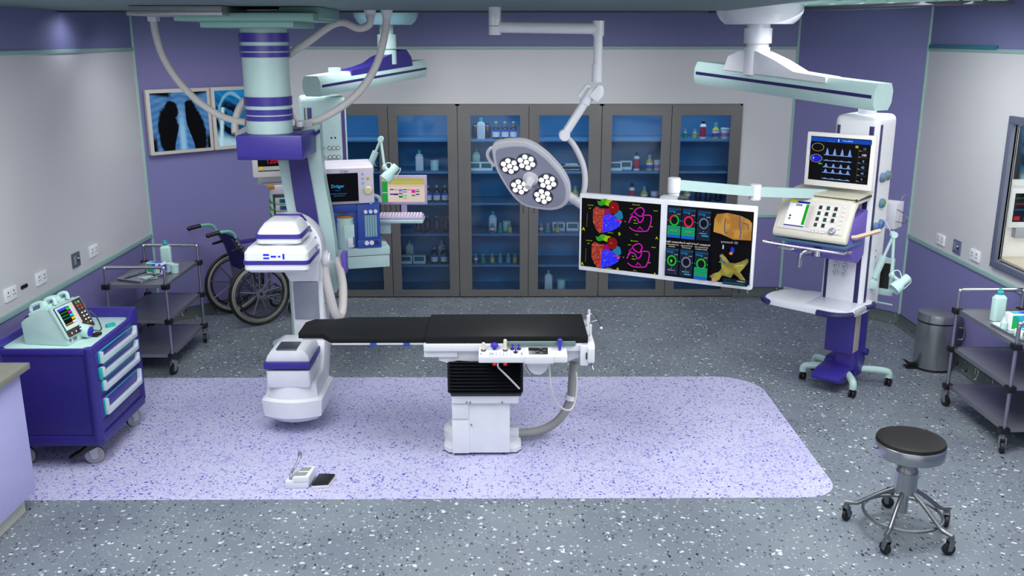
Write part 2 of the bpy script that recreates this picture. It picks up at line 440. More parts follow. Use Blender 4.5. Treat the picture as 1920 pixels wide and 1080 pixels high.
def side_wall(name, x0, x1, hole=None):
    w_ = W()
    def seg(z0, z1, m, ys=((-1.5, 8.63),)):
        for a, b in ys: w_.box(x0, x1, a, b, z0, z1, 0, m)
    seg(0, ZT, wallp); seg(ZU, H, wallt)
    if hole:
        y0, y1, z0, z1 = hole
        seg(ZT, z0, wallg); seg(z1, ZU, wallg); seg(z0, z1, wallg, ((-1.5, y0), (y1, 8.63)))
    else: seg(ZT, ZU, wallg)
    return struct(name, w_, wallg)
side_wall('wall_left', XL - .1, XL)
WIN = (4.9, 6.95, 1.0, 2.03)
side_wall('wall_right', XR, XR + .03, WIN)
def slab(a, b, z0, z1, th, mb, m=None, off=0):       # wall piece from plan point a to b, thickness behind (away from the room)
    a, b = Vector((*a, 0)), Vector((*b, 0)); d = (b - a).normalized(); n = Vector((-d.y, d.x, 0))
    p = [a + n * off, b + n * off, b + n * (off + th), a + n * (off + th)]
    mb.prism([(q.x, q.y) for q in p], 'z', z0, z1, 0, m); return mb
w_ = W(); slab(CL, CBL, 0, 2.55, .1, w_); slab(CL, CBL, 2.55, H, .1, w_, wallt); struct('wall_back_left', w_, wallp)
w_ = W(); slab(CBR, CR_, 0, 2.55, .1, w_); slab(CBR, CR_, 2.55, H, .1, w_, wallt); struct('wall_back_right', w_, wallp)
X0C, X1C, ZC = -1.905, 2.389, 2.0
w_ = W()
w_.box(-2.35, X0C, YB, YB + .1, 0, ZT, 0, wallp); w_.box(X1C, 2.9, YB, YB + .1, 0, ZT, 0, wallp)
w_.box(-2.35, X0C, YB, YB + .1, ZT, ZU); w_.box(X1C, 2.9, YB, YB + .1, ZT, ZU); w_.box(X0C, X1C, YB, YB + .1, ZC + .003, ZU)
w_.box(-2.35, 2.9, YB, YB + .1, ZU, H, 0, wallt)
struct('wall_back', w_, wallg)

def strip(name, mb, mat=None): return struct(name, mb, mat or mintd)
strip('trim_1', W().box(XL, XL + .012, -1.5, 8.62, ZT - .02, ZT + .02, .004))
strip('trim_2', W().box(XL, XL + .012, -1.5, 8.62, ZU - .015, ZU + .015, .004))
strip('trim_3', W().box(XR - .012, XR, -1.5, 8.55, ZT - .02, ZT + .02, .004))
strip('trim_4', W().box(XR - .012, XR, -1.5, 8.55, ZU - .015, ZU + .015, .004))
strip('trim_5', W().box(-2.34, 2.89, YB - .012, YB, ZU - .015, ZU + .015, .004))
strip('trim_6', W().box(X1C + .01, 2.89, YB - .012, YB, ZT - .015, ZT + .015, .004))
for i, (x, y) in enumerate((CL, CBL, CBR, CR_)):
    strip('trim_%d' % (7 + i), W().cyl((x, y, .1), (x, y, H), .016, n=10))
strip('trim_11', W().box(XR - .03, XR, 7.35, 8.5, ZU + .01, ZU + .04, .003), pm('teal_ledge', '#2F6F80', .5))
def cove(name, a, b):
    w_ = W(); a_, b_ = Vector((*a, 0)), Vector((*b, 0)); d = (b_ - a_).normalized(); n = Vector((d.y, -d.x, 0))
    prof = [(0, .1), (.006, .1), (.010, .05), (.022, .02), (.05, .002), (0, .002)]
    w_.loft([[p + n * q[0] + Vector((0, 0, q[1])) for q in prof] for p in (a_, b_)]); 
    w_.loft([[p + n * q[0] + Vector((0, 0, q[1])) for q in ((0, .104), (.008, .104), (.008, .098), (0, .098))] for p in (a_, b_)], m=raftd)
    struct(name, w_, covem)
cove('baseboard_left', (XL, -1.5), CL); cove('baseboard_back_left', CL, CBL)
cove('baseboard_back', (X1C, YB), CBR); cove('baseboard_back_right', CBR, CR_); cove('baseboard_right', CR_, (XR, -1.5))
cove('baseboard_back_2', CBL, (X0C, YB))

# ---- window to the control room (right wall) ----
y0, y1, z0, z1 = WIN
w_ = W()
for a, b, c, d in ((y0 - .06, y1 + .06, z1, z1 + .055), (y0 - .06, y1 + .06, z0 - .055, z0), (y0 - .06, y0, z0, z1), (y1, y1 + .06, z0, z1)):
    w_.box(XR - .03, XR + .03, a, b, c, d, .004)
struct('window_1', w_, pm('window_frame_grey', '#5C6276', .45))
ib = pm('control_room_glow_white', '#D6D2CE', .6, emis=.35)  # glow of these plain surfaces stands in for the control room's light
struct('wall_control_room', W().box(XR + .031, XR + 1.6, y1 + .12, y1 + .15, .7, 2.3), ib); struct('floor', W().box(XR + .031, XR + 1.6, y0 - 1, y1 + .12, .68, .70), ib)
struct('wall_control_room', W().box(XR + 1.6, XR + 1.63, y0 - 1, y1 + .15, .7, 2.3), ib); struct('ceiling', W().box(XR + .031, XR + 1.63, y0 - 1, y1 + .15, 2.3, 2.33), ib)
area('control_room_light', (XR + .85, 6.0, 2.25), 1.3, 1.8, 16, (1, .97, .94))
struct('window_2', W().box(XR + .012, XR + .018, y0, y1, z0, z1), clear)

# ================= CABINETS =================
SHZ = [1.644, 1.32, .995, .671, .34]
backm = pm('cabinet_interior_blue', '#3C8CC0', .5)
units = [(-1.905, -.475), (-.475, .976), (.976, 2.389)]
GL = [(-1.797, -1.268), (-1.078, -.576), (-.344, .154), (.344, .847), (1.08, 1.579), (1.772, 2.271)]
SPL = [-1.171, .244, 1.677]
nm = ['left', 'middle', 'right']
for i, (a, b) in enumerate(units):
    a += .001; b -= .001; mid = SPL[i]
    t = thing('glass_door_cabinet', ['tall grey steel medicine cabinet with two glass doors, partly behind the left pendant',
        'tall grey steel medicine cabinet with two glass doors, centre one behind the round surgical lamp',
        'tall grey steel medicine cabinet with two glass doors, nearest the right wall panel'][i], 'cabinet', ((a + b) / 2, YB, 0), 0, None)
    m_ = W(); z0, z1 = .01, ZC
    m_.box(a, a + .02, YB, YB + .5, z0, z1); m_.box(b - .02, b, YB, YB + .5, z0, z1)
    m_.box(a, b, YB, YB + .5, z0, z0 + .035); m_.box(a, b, YB, YB + .5, z1 - .03, z1)
    m_.box(a, b, YB + .47, YB + .5, z0, z1, 0, backm)
    m_.box(mid - .01, mid + .01, YB + .02, YB + .47, z0, z1)
    for q in ((a + .02, a + .024), (b - .024, b - .02), (mid - .0125, mid - .01), (mid + .01, mid + .0125)): m_.box(q[0], q[1], YB + .02, YB + .47, z0 + .035, z1 - .03, 0, backm)
    m_.box(a + .02, b - .02, YB + .02, YB + .47, z0 + .035, z0 + .037, 0, backm)
    m_.build('body', cabsteel, t)
    for z in SHZ:
        W().box(a + .024, b - .024, YB + .03, YB + .47, z - .022, z, .003).build('shelf', pm('shelf_blue_grey', '#5488B4', .4), t)
    for j, (da, db) in enumerate(((a, mid), (mid, b))):
        g0, g1 = GL[i * 2 + j]; da += .003; db -= .003; zb, zt = .086, 1.891
        m_ = W()
        for q in ((da, g0, .012, 1.985), (g1, db, .012, 1.985), (g0, g1, .012, zb), (g0, g1, zt, 1.985)):
            m_.box(q[0], q[1], YB - .022, YB - .001, q[2], q[3])
        d_ = m_.build('door', cabsteel, t)
        W().box(g0 - .004, g1 + .004, YB - .012, YB - .007, zb - .004, zt + .004).build('pane', glassm, d_, label='blue tinted glass pane')
        hx = mid + (-.055 if j == 0 else .055)
        W().box(hx - .005, hx + .005, YB - .030, YB - .022, .90, 1.02, .002).build('handle', raftd, d_)
# bluish fill lamps added inside the cabinets to brighten the shelves, no fixtures there
for i, (a, b) in enumerate(units):
    area('cabinet_fill_light', ((a + b) / 2, YB + .10, 1.955), b - a - .1, .05, 1.7, (.75, .88, 1), (radians(12), 0, 0))

def bottle(kind, label, loc, group=None):
    t = thing({'white': 'plastic_bottle', 'mint': 'plastic_bottle', 'dark': 'dark_bottle', 'plain': 'dark_bottle'}.get(kind, kind), label, 'bottle', loc, 0, group)
    return t
PROTO = {}
def proto(kind, label, cat, loc, rz=0, group=None):
    if kind in PROTO: return dup(PROTO[kind], loc, rz, label, group)
    nmz = {'tall_white': 'plastic_bottle', 'mint_tall': 'plastic_bottle', 'dark': 'glass_bottle', 'plain': 'glass_bottle', 'green': 'vial', 'yellow': 'vial', 'tealv': 'vial', 'redv': 'vial',
           'red': 'red_bottle', 'yelb': 'syrup_bottle', 'jar': 'jar', 'wjar': 'jar', 'box': 'glove_box', 'gbox': 'glove_box', 'tray': 'instrument_tray', 'small': 'dropper_bottle'}[kind]
    t = thing(nmz, label, cat, loc, rz, group); L = lambda: MB()
    if kind in ('tall_white', 'mint_tall'):
        bm_ = bottlew if kind == 'tall_white' else bottlem
        L().prism(rrect(-.042, .042, -.03, .03, .018), 'z', 0, .15, .006).prism(rrect(-.032, .032, -.022, .022, .018), 'z', .15, .168, .008).cyl((0, 0, .16), (0, 0, .19), .015).build('body', bm_, t)
        L().cyl((0, 0, .176), (0, 0, .212), .02, .015, bev=.003).build('cap', teal, t)
    elif kind in ('dark', 'plain'):
        L().lathe([(.034, 0), (.036, .006), (.036, .105), (.028, .125), (.013, .14), (.012, .155)], n=20).build('body', darkglass, t)
        L().lathe([(.015, .15), (.016, .155), (.016, .17), (.005, .174)], n=16).build('cap', chrome if kind == 'plain' else greyl, t)
        if kind == 'dark':
            l_ = L().lathe([(.0366, .02), (.0366, .072)], n=20, m=None); l_.lathe([(.0367, .072), (.0367, .098)], n=20, m=lblue); l_.build('label', paper, t)
    elif kind in ('green', 'yellow', 'tealv', 'redv'):
        cm = {'green': lgreen, 'yellow': lyel, 'tealv': lteal, 'redv': lred}[kind]
        L().lathe([(.022, 0), (.023, .004), (.023, .06), (.012, .072), (.012, .08)], n=16).build('body', pm('vial_glass', '#7F9DB0', .2), t)
        L().lathe([(.0238, .01), (.0238, .03), ], n=16, m=cm).lathe([(.0237, .03), (.0237, .055)], n=16, m=paper if kind in('redv',) else cm).build('label', cm, t)
        L().cyl((0, 0, .078), (0, 0, .10), .014, .013, bev=.003).build('cap', greyl, t)
    elif kind == 'red':
        L().lathe([(.03, 0), (.032, .005), (.032, .125), (.026, .14), (.014, .15), (.014, .16)], n=20).build('body', paper, t)
        L().lathe([(.0325, .02), (.0325, .12)], n=20).build('label', lred, t)
        L().lathe([(.017, .15), (.017, .178), (.008, .192)], n=16).build('cap', blackm, t)
    elif kind == 'yelb':
        L().lathe([(.034, 0), (.036, .005), (.036, .09), (.018, .115), (.015, .125)], n=20).build('body', lyel, t)
        L().lathe([(.0365, .02), (.0365, .045)], n=20, m=lblue).lathe([(.0366, .045), (.0366, .058)], n=20, m=lred).lathe([(.0365, .058), (.0365, .08)], n=20).build('label', paper, t)
        L().cyl((0, 0, .12), (0, 0, .16), .018, bev=.004).build('cap', lteal, t)
    elif kind in ('jar', 'wjar'):
        L().lathe([(.042, 0), (.044, .005), (.044, .075), (.04, .082)], n=24).build('body', bottlew if kind == 'jar' else bottlem, t)
        L().cyl((0, 0, .082), (0, 0, .105), .045, bev=.003).build('lid', bottlew if kind == 'jar' else bottlem, t)
        if kind == 'jar': L().lathe([(.0446, .02), (.0446, .06)], n=24).build('label', lpink, t)
    elif kind in ('box', 'gbox'):
        L().box(-.07, .07, -.04, .04, 0, .088, .003).build('carton', paper, t)
        (L().box(-.064, .064, -.0415, -.04, .012, .082).box(.070, .0712, -.03, .03, .012, .07).box(-.055, .055, -.03, .03, .0878, .0888) if kind == 'gbox' else L().box(-.055, .055, -.0415, -.04, .03, .078)).build('print', gradm if kind == 'gbox' else pm('dark_green_blue_print', '#1C6A74', .4), t)
    elif kind == 'tray':
        m2 = L()
        for k in range(2): m2.box(-.09, .09, -.06, .06, k * .035, k * .035 + .02, .006)
        m2.build('tray', steel, t)
        L().box(-.06, .07, -.04, .03, .055, .068, .004).box(-.02, .05, -.05, -.03, .055, .075, .004, bottlem).build('instrument_pouch', paper, t)
    elif kind == 'small':
        L().lathe([(.018, 0), (.02, .004), (.02, .04), (.008, .055), (.006, .075)], n=14).build('body', bottlew, t)
        L().cyl((0, 0, .05), (0, 0, .062), .01).build('cap', bottlew, t)
    PROTO[kind] = t; return t
DN = ['first', 'second', 'third', 'fourth', 'fifth', 'sixth']; SN = ['top', 'second', 'third', 'fourth', 'fifth', 'bottom']
DESC = {'tall_white': ('white plastic bottle with teal cap', 'bottle'), 'mint_tall': ('pale mint plastic bottle', 'bottle'), 'dark': ('dark glass bottle with blue and white label', 'bottle'),
    'plain': ('plain dark glass bottle', 'bottle'), 'green': ('small green label vial', 'vial'), 'yellow': ('small yellow label vial', 'vial'), 'tealv': ('small teal label vial', 'vial'),
    'redv': ('small red label vial', 'vial'), 'red': ('red label bottle with black cap', 'bottle'), 'yelb': ('yellow bottle with pale blue cap', 'bottle'),
    'jar': ('white jar with pink label', 'jar'), 'wjar': ('plain pale jar', 'jar'), 'box': ('white carton with dark green print', 'box'), 'tray': ('stack of steel instrument trays', 'tray'), 'small': ('tiny white dropper bottle', 'bottle')}
GRP = {'tall_white': 'white plastic bottles in the cabinets', 'dark': 'labelled dark bottles in the cabinets', 'plain': 'plain dark bottles in the cabinets', 'box': 'printed cartons in the cabinets',
    'jar': 'jars in the cabinets', 'wjar': 'jars in the cabinets', 'red': 'red bottles in the cabinets', 'yelb': 'yellow bottles in the cabinets', 'tray': None, 'small': None, 'mint_tall': 'white plastic bottles in the cabinets',
    'green': 'small vials in the cabinets', 'yellow': 'small vials in the cabinets', 'tealv': 'small vials in the cabinets', 'redv': 'small vials in the cabinets'}
ST = [  # door, shelf, [(pixel column, kind, depth, stacked)]
 (0, 1, [(655, 'small', .15, 0), (694, 'tray', .16, 0)]),
 (0, 4, [(690, 'box', .14, 0), (716, 'box', .14, 0), (690, 'box', .14, 1), (716, 'box', .14, 1)]),
 (1, 1, [(787, 'tall_white', .12, 0), (815, 'wjar', .14, 0)]),
 (1, 2, [(803, 'dark', .12, 0), (819, 'dark', .12, 0), (835, 'dark', .12, 0)]),
 (1, 3, [(785, 'plain', .15, 0), (802, 'plain', .15, 0), (819, 'plain', .15, 0), (836, 'plain', .15, 0)]),
 (1, 4, [(769, 'mint_tall', .28, 0), (762, 'box', .12, 0), (787, 'box', .12, 0), (815, 'dark', .12, 0), (829, 'mint_tall', .27, 0), (833, 'dark', .12, 0)]),
 (2, 0, [(891, 'plain', .2, 0), (902, 'tall_white', .12, 0), (914, 'plain', .2, 0), (930, 'dark', .12, 0), (947, 'dark', .12, 0), (963, 'dark', .12, 0)]),
 (2, 1, [(893, 'mint_tall', .28, 0), (890, 'box', .12, 0), (912, 'box', .12, 0)]),
 (2, 3, [(924, 'tall_white', .18, 0), (923, 'redv', .09, 0), (938, 'green', .12, 0), (950, 'wjar', .2, 0), (956, 'yellow', .1, 0)]),
 (2, 4, [(892, 'redv', .13, 0), (906, 'green', .13, 0), (923, 'yellow', .13, 0), (938, 'tealv', .13, 0), (953, 'tealv', .13, 0), (966, 'yellow', .13, 0)]),
 (3, 1, [(1070, 'tray', .14, 0)]),
 (3, 2, [(1078, 'yelb', .13, 0)]),
 (3, 3, [(1014, 'redv', .1, 0), (1027, 'green', .1, 0), (1047, 'box', .22, 0), (1073, 'box', .22, 0), (1045, 'yellow', .1, 0)]),
 (3, 5, [(1028, 'tall_white', .12, 0), (1052, 'wjar', .14, 0)]),
 (4, 1, [(1153, 'box', .12, 0), (1172, 'box', .2, 0), (1193, 'red', .12, 0), (1217, 'yelb', .12, 0), (1233, 'jar', .14, 0)]),
 (4, 2, [(1184, 'red', .12, 0), (1207, 'yelb', .12, 0), (1227, 'jar', .14, 0)]),
 (5, 0, [(1284, 'green', .12, 0), (1302, 'yellow', .12, 0), (1317, 'red', .12, 0), (1341, 'yelb', .12, 0), (1358, 'jar', .14, 0)]),
 (5, 2, [(1287, 'yelb', .12, 0), (1308, 'plain', .14, 0), (1327, 'plain', .14, 0), (1346, 'plain', .14, 0)]),
]
ORD = ['leftmost', 'second', 'third', 'fourth', 'fifth']
for dr, sh, items in ST:
    z = SHZ[sh] if sh < 5 else .050
    for kd in dict.fromkeys(q[1] for q in items):
        same = [q for q in items if q[1] == kd]
        for n, (u, k, dy, stk) in enumerate(same):
            x = at(u, 560 - z * 180, YB + dy)[0]; x = min(max(x, GL[dr][0] - .05), GL[dr][1] + .05)
            d, cat = DESC[k]; stacked = any(q[3] for q in same)
            if stacked: pos = ['lower left', 'lower right', 'upper left', 'upper right'][n] + ' '
            elif len(same) == 1: pos = ''
            else: pos = (['left', 'right'][n] if len(same) == 2 else (ORD[n] if n < len(same) - 1 else 'rightmost')) + ' '
            o = proto(k, (pos + d + ', ' + SN[sh] + ' shelf, ' + DN[dr] + ' glass door from left'), cat, (x, YB + dy, z + (.0885 if stk else .0005)), 0, GRP[k])
            if k == 'box' and not stk: o.scale = (.92, 1, 1)

# ================= WALL FITTINGS =================
def socket(wall, y, z, label):
    s = 1 if wall == 'l' else -1; x = XL if wall == 'l' else XR
    t = thing('wall_socket', label, 'socket', (x, y, z), radians(90) * s, 'white double sockets on the side walls')
    L = lambda: MB()
    L().box(-.075, .075, -.012, 0, -.045, .045, .005).build('plate', paper, t)
    for cx in (-.036, .036):
        m2 = L()
        m2.box(cx - .004, cx + .004, -.0135, -.012, .008, .022, 0, blackm)
        for dx in (-.011, .011): m2.box(cx + dx - .005, cx + dx + .005, -.0135, -.012, -.012, -.007)
        m2.build('outlet_holes', blackm, t)
        L().box(cx + .014, cx + .022, -.016, -.012, .018, .032, .001).build('switch', white_warm, t)
for y, lb in ((6.06, 'white double wall socket at the left wall, nearest the camera'), (6.49, 'white double wall socket at the left wall, between connector row and grey plate'),
              (7.37, 'white double wall socket at the left wall, nearest the back corner')): socket('l', y, .995, lb)
for y, lb in ((7.90, 'white double wall socket at the right wall, nearest the back corner'), (7.29, 'white double wall socket at the right wall, between grey plate and window')): socket('r', y, .962, lb)
t = thing('connector_row', 'row of three small black round connectors at the left wall', 'connector', (XL, 6.25, .995), radians(90))
for k in range(3): MB().lathe([(.014, 0), (.014, .008), (.009, .01), (.008, .004)], ((k - 1) * .03, 0, 0), 14, d=(0, -1, 0)).build('connector', blackm, t)
for wl, y, z, lb in (('l', 7.05, .995, 'dark grey control plate with small screen on the left wall'), ('r', 7.595, .965, 'grey control plate between two white sockets on the right wall')):
    s = 1 if wl == 'l' else -1
    t = thing('control_plate', lb, 'control panel', (XL if wl == 'l' else XR, y, z), radians(90) * s)
    MB().box(-.062, .062, -.012, 0, -.055, .055, .003).build('plate', pm('plate_slate', '#4E5C68', .4) if wl == 'l' else pm('plate_grey_violet', '#66688A', .4), t)
    MB().box(-.05, -.005, -.014, -.012, -.03, .035, .001).build('screen', pm('plate_screen', '#7E8A96', .3), t)
    MB().box(.012, .04, -.016, -.012, -.012, .008, .001, blackm).box(.015, .035, -.017, -.012, .002, .012, .001).build('button', paper, t)

# ---- x-ray light boxes on the angled wall ----
ang = atan2(CBL[1] - CL[1], CBL[0] - CL[0])
dv = Vector((cos(ang), sin(ang), 0)); nv = Vector((sin(ang), -cos(ang), 0))
def xray_mat(kind):
    m = bpy.data.materials.new('chest_radiograph'); m.use_nodes = True; t = m.node_tree; b = t.nodes['Principled BSDF']
    sp = t.nodes.new('ShaderNodeSeparateXYZ'); t.links.new(coords(t, 'Object'), sp.inputs[0])
    x = N(t, sp.outputs[0]) / .26; z = N(t, sp.outputs[2]) / .26      # -1..1 panel
    nz = (noise(t, coords(t), 16, 5) - .5); nb = (noise(t, coords(t), 40, 4) - .5)
    if kind == 0:
        def blob(cx, cz, rx, rz, sk=0):
            dx = (x - cx - (z - cz) * sk) / rx + nz * .35; dz = (z - cz) / rz; return (dx * dx + dz * dz + nb * .5)
        lung = blob(-.46, -.38, .40, .95, -.05).mn(blob(.52, -.38, .40, .95, -.12)).mn(blob(-.33, .38, .26, .36)).mn(blob(.34, .40, .25, .34))
        heart = (x - .08).abs() / (.10 + (z * -1 + .1).sm(.0, 1.1) * .22)
        lung = lung + (1 - heart.sm(.8, 1.3)) * 3
        body = lung.sm(.75, 1.15)
        rib = ((z * 26 + x.abs() * 9).sin() * .5 + .5)
        spine = (1 - (x - .03).abs().sm(.02, .20)) * (z * -1).sm(-.9, .5)
        col = mixc(t, body, '#000102', '#3A6EA8')
        col = mixc(t, spine * body * .75, col, '#9CD0EE')
        col = mixc(t, rib * .20 * body, col, '#88B8E4')
        clav = (1 - ((z - .62 - (x.abs() - .45) * .35).abs()).sm(.02, .09)) * x.abs().sm(.1, .3)
        col = mixc(t, clav * .12 * body, col, '#86B4E0')
        out = ((x.abs() - .80).sm(.06, .2) * (z * -1).sm(.3, .7)).mx((z - .70 + x.abs() * -.18).sm(.0, .14) * x.abs().sm(.22, .42))
        col = mixc(t, out, col, '#000203')
    else:
        d = ((x + .25) * (x + .25) + (z + .1) * (z + .1) * .5).sqrt() + nz * .5
        col = mixc(t, d.sm(.35, .8), '#01061C', '#0F6CA8')
        rib = ((z * 13 + x * 8 + nz * 4).sin()).sm(.2, .9)
        col = mixc(t, rib * .5, col, '#1E86C8')
        arc = (1 - (((x + .05) * (x + .05) * 1.4 + (z - .1) * (z - .1) * .6).sqrt() - .62 + nz * .12).abs().sm(.01, .08)) * (z - x).gt(.1)
        col = mixc(t, arc * .6, col, '#8CC8E0')
        vert = (1 - (x + .45 - z * .12).abs().sm(.01, .12)) * z.lt(.4)
        col = mixc(t, vert * .8, col, '#C8EEF4')
        col = mixc(t, (z + .75 + x * .3).sm(.15, -.2) * .8, col, '#B4DCE8')
        col = mixc(t, (x + .82 + z * .1).sm(.12, -.05), col, '#000206')
    b.inputs['Base Color'].default_value = (.002, .002, .003, 1); b.inputs['Roughness'].default_value = .5; b.inputs['Specular IOR Level'].default_value = .08
    t.links.new(col.k, b.inputs['Emission Color']); b.inputs['Emission Strength'].default_value = .6
    return m
for k, (s0, s1) in enumerate(((.045, .665), (.675, 1.10))):
    a = Vector((*CL, 0)); c0 = a + dv * ((s0 + s1) / 2) + nv * .012; wd = s1 - s0
    t = thing('x_ray_viewer', ['lit x-ray viewer showing a frontal chest radiograph, beside the left corner', 'lit x-ray viewer showing a bluer rib radiograph, partly behind the ceiling column'][k],
              'x-ray viewer', (c0.x, c0.y, 1.895), ang, 'x-ray viewers on the angled wall')
    m2 = MB()
    m2.box(-wd / 2, wd / 2, -.05, 0, -.295, .295, .006).build('housing', pm('viewer_frame', '#C9C2BC', .5), t)
    MB().box(-wd / 2 + .035, wd / 2 - .035, -.053, -.049, -.262, .262).build('radiograph', xray_mat(k), t, label='blue and black radiograph')

# ================= OPERATING TABLE =================
t = thing('operating_table', 'operating table with long black mattress and white pedestal with black bellows', 'operating table', (-.15, 5.85, 0))
m_ = W()
m_.prism([(-.50, 5.60), (.52, 5.60), (.52, 6.09), (-.50, 6.09)], 'z', .792, .838, .006)
m_.prism([(-1.10, 5.625), (-.495, 5.625), (-.495, 6.075), (-1.04, 6.075), (-1.13, 6.03), (-1.27, 6.03), (-1.32, 5.96), (-1.32, 5.72), (-1.17, 5.72)], 'z', .787, .825, .006)
m_.build('mattress', vinyl, t)
m_ = W()
m_.prism([(-1.09, 5.63), (-.50, 5.63), (-.50, 6.06), (-1.05, 6.06), (-1.13, 6.0), (-1.30, 5.98), (-1.30, 5.74), (-1.16, 5.73)], 'z', .773, .787, .003)
m_.box(-.51, .52, 5.58, 6.07, .745, .79, .006)
m_.box(-.51, -.30, 5.60, 6.05, .70, .745, .006)
m_.prism([(-.42, .745), (.50, .745), (.50, .70), (.40, .665), (-.22, .665), (-.30, .67), (-.37, .655), (-.42, .67)], 'y', 5.62, 6.02, .006)
m_.build('frame', white, t)
for x in (-.83, -.62): W().box(x - .02, x + .02, 5.62, 5.64, .765, .787, .003).build('clamp', navy, t)
W().box(.0, .44, 5.565, 5.585, .785, .812, .003).build('side_rail', pm('sage_rail', '#66807C', .45), t, label='sage green side rail')
m_ = W(); m_.prism([(5.57, .80), (6.09, .80), (6.13, .77), (6.13, .68), (6.08, .655), (5.60, .655), (5.55, .68), (5.55, .77)], 'x', .515, .56, .01)
m_.box(.47, .52, 5.56, 5.6, .655, .79, .006)
for y in (5.72, 5.93): m_.cyl((.545, y, .78), (.545, y, .87), .008, n=8); m_.ball((.545, y, .87), .009)
m_.cyl((.565, 6.05, .78), (.565, 6.05, .88), .008, n=8)
m_.build('end_cap', white, t)
m_ = W(); m_.tube([(.56, 6.06, .84), (.60, 6.06, .845), (.615, 5.9, .84), (.62, 5.78, .835)], .004, 6).ball((.62, 5.78, .835), .009, white)
m_.tube([(.56, 5.95, .82), (.61, 5.94, .84)], .003, 6)
m_.cyl((.54, 5.62, .66), (.555, 5.58, .62), .006, n=8).box(.505, .512, 5.552, 5.556, .70, .745, .001, blackm)
m_.build('hook', steel, t)
# hand control console
m_ = W()
def slopebox(mb, x0, x1, y0, y1, z0, z1, dz, b=.006, m=None):       # top slopes down towards the camera
    mb.prism([(y0, z0), (y1, z0), (y1, z1), (y0, z1 - dz)], 'x', x0, x1, b, m)
slopebox(m_, -.165, .125, 5.49, 5.58, .70, .775, .035); slopebox(m_, .12, .30, 5.485, 5.58, .695, .778, .035); slopebox(m_, .295, .385, 5.49, 5.58, .70, .775, .035)
m_.box(.14, .28, 5.50, 5.57, .68, .70, .003)
con = m_.build('control_console', white, t)
zt = lambda y: .775 - .035 * (5.58 - y) / .09
W().prism([(5.505, zt(5.505) + .006), (5.565, zt(5.565) + .006), (5.565, zt(5.565)), (5.505, zt(5.505))], 'x', .145, .265, 0).build('display', pm('console_display', '#1E2024', .2), con, label='small dark display')
m_ = W()
for x, y in ((.20, 5.53), (.245, 5.542), (.222, 5.556), (.224, 5.515)): m_.cyl((x, y, zt(y) + .0055), (x, y, zt(y) + .0075), .011, n=14)
m_.build('display_symbol', pm('display_grey', '#6A6868', .4), con)
for x, h in ((-.135, .05), (.0, .07)): W().cyl((x, 5.55, zt(5.55)), (x, 5.55, zt(5.55) + .004), .016, m=blackm).cyl((x, 5.55, zt(5.55)), (x, 5.55, zt(5.55) + h), .011, bev=.003).build('joystick', pm('ivory_knob', '#E0D4C8', .4), con)
W().lathe([(.012, 0), (.012, .012), (.024, .016), (.024, .032), (.012, .04)], (-.067, 5.56, zt(5.56)), 20).build('knob', bluep, con, label='blue mushroom knob')
for x, y in ((.045, 5.56), (.085, 5.56), (.065, 5.53)):
    W().cyl((x, y, zt(y)), (x, y, zt(y) + .004), .014, m=blackm).cyl((x, y, zt(y)), (x, y, zt(y) + .028), .008, .003, n=10).ball((x, y, zt(y) + .03), .006).build('joystick', bluep, con, label='small blue joystick')
W().cyl((.34, 5.55, zt(5.55)), (.34, 5.55, zt(5.55) + .045), .009, .012).lathe([(.012, 0), (.016, .01), (.016, .028), (.01, .034)], (.34, 5.55, zt(5.55) + .04), 16).build('lever', bluep, con)
m_ = W()
for cx in (-.095, -.075, -.055, -.03, -.01, .01, .035, .10):
    for cy in (5.50, 5.512, 5.524): m_.box(cx - .004, cx + .004, cy - .002, cy + .002, zt(cy), zt(cy) + .0015)
for cx in (-.15, -.085, .105): m_.cyl((cx, 5.517, zt(5.517)), (cx, 5.517, zt(5.517) + .002), .005, n=10)
m_.build('button_legend', lblue, con)
for x in (-.067, .0): W().box(x - .011, x + .011, 5.488, 5.52, .683, .70, .003).build('button', redp, con, label='red button')
W().prism([(.13 + .075 + .075 * cos(a), .70 + .105 * sin(a)) for a in [radians(180 + 18 * i) for i in range(11)]] + [(.28, .70), (.13, .70)], 'y', 5.56, 5.575, .003).build('flap', greyl if 0 else white, t)
# cables
m_ = W(); m_.tube([(-.045, 5.50, .70), (-.045, 5.51, .67), (-.03, 5.54, .64), (.03, 5.56, .57), (.09, 5.57, .50)], .006, 8)
m_.tube([(.115, 5.55, .70), (.12, 5.56, .65), (.16, 5.60, .58)], .004, 6)
m_.tube([(.27, 5.56, .70), (.28, 5.57, .62), (.29, 5.60, .5), (.33, 5.66, .37), (.38, 5.72, .30), (.43, 5.76, .28), (.46, 5.79, .33), (.47, 5.80, .45), (.465, 5.82, .52)], .006, 8)
m_.build('cable', hosew, t)
# bellows
m_ = W(); rr = []
nf = 9
for i in range(nf * 2 + 1):
    z = .455 + (.665 - .455) * i / (nf * 2); e = 0 if i % 2 else .022; s = e
    rr.append([(x, y, z) for x, y in rrect(-.37 + .022 - s, .115 - .022 + s, 5.60 + .022 - s, 6.02 - .022 + s, .045)])
m_.loft(rr); m_.taper(-.335, .095, 5.63, 6.0, .44, .46, -.012, -.012)
m_.build('bellows', pm('bellows_rubber', '#0D0F14', .45), t)
W().taper(-.345, .10, 5.63, 6.0, .425, .455, -.01, -.01, .004, ).build('collar', pm('collar_navy', '#1C2230', .4), t)
m_ = W()
m_.box(-.345, .085, 5.63, 5.99, .375, .43, .008)
m_.box(-.345, .03, 5.655, 5.98, .02, .38, .008)
m_.box(-.345, -.235, 5.645, 5.98, .26, .38, .01)
m_.box(-.345, -.235, 5.650, 5.98, .02, .252, .004)
m_.build('pedestal', white, t)
m_ = W()
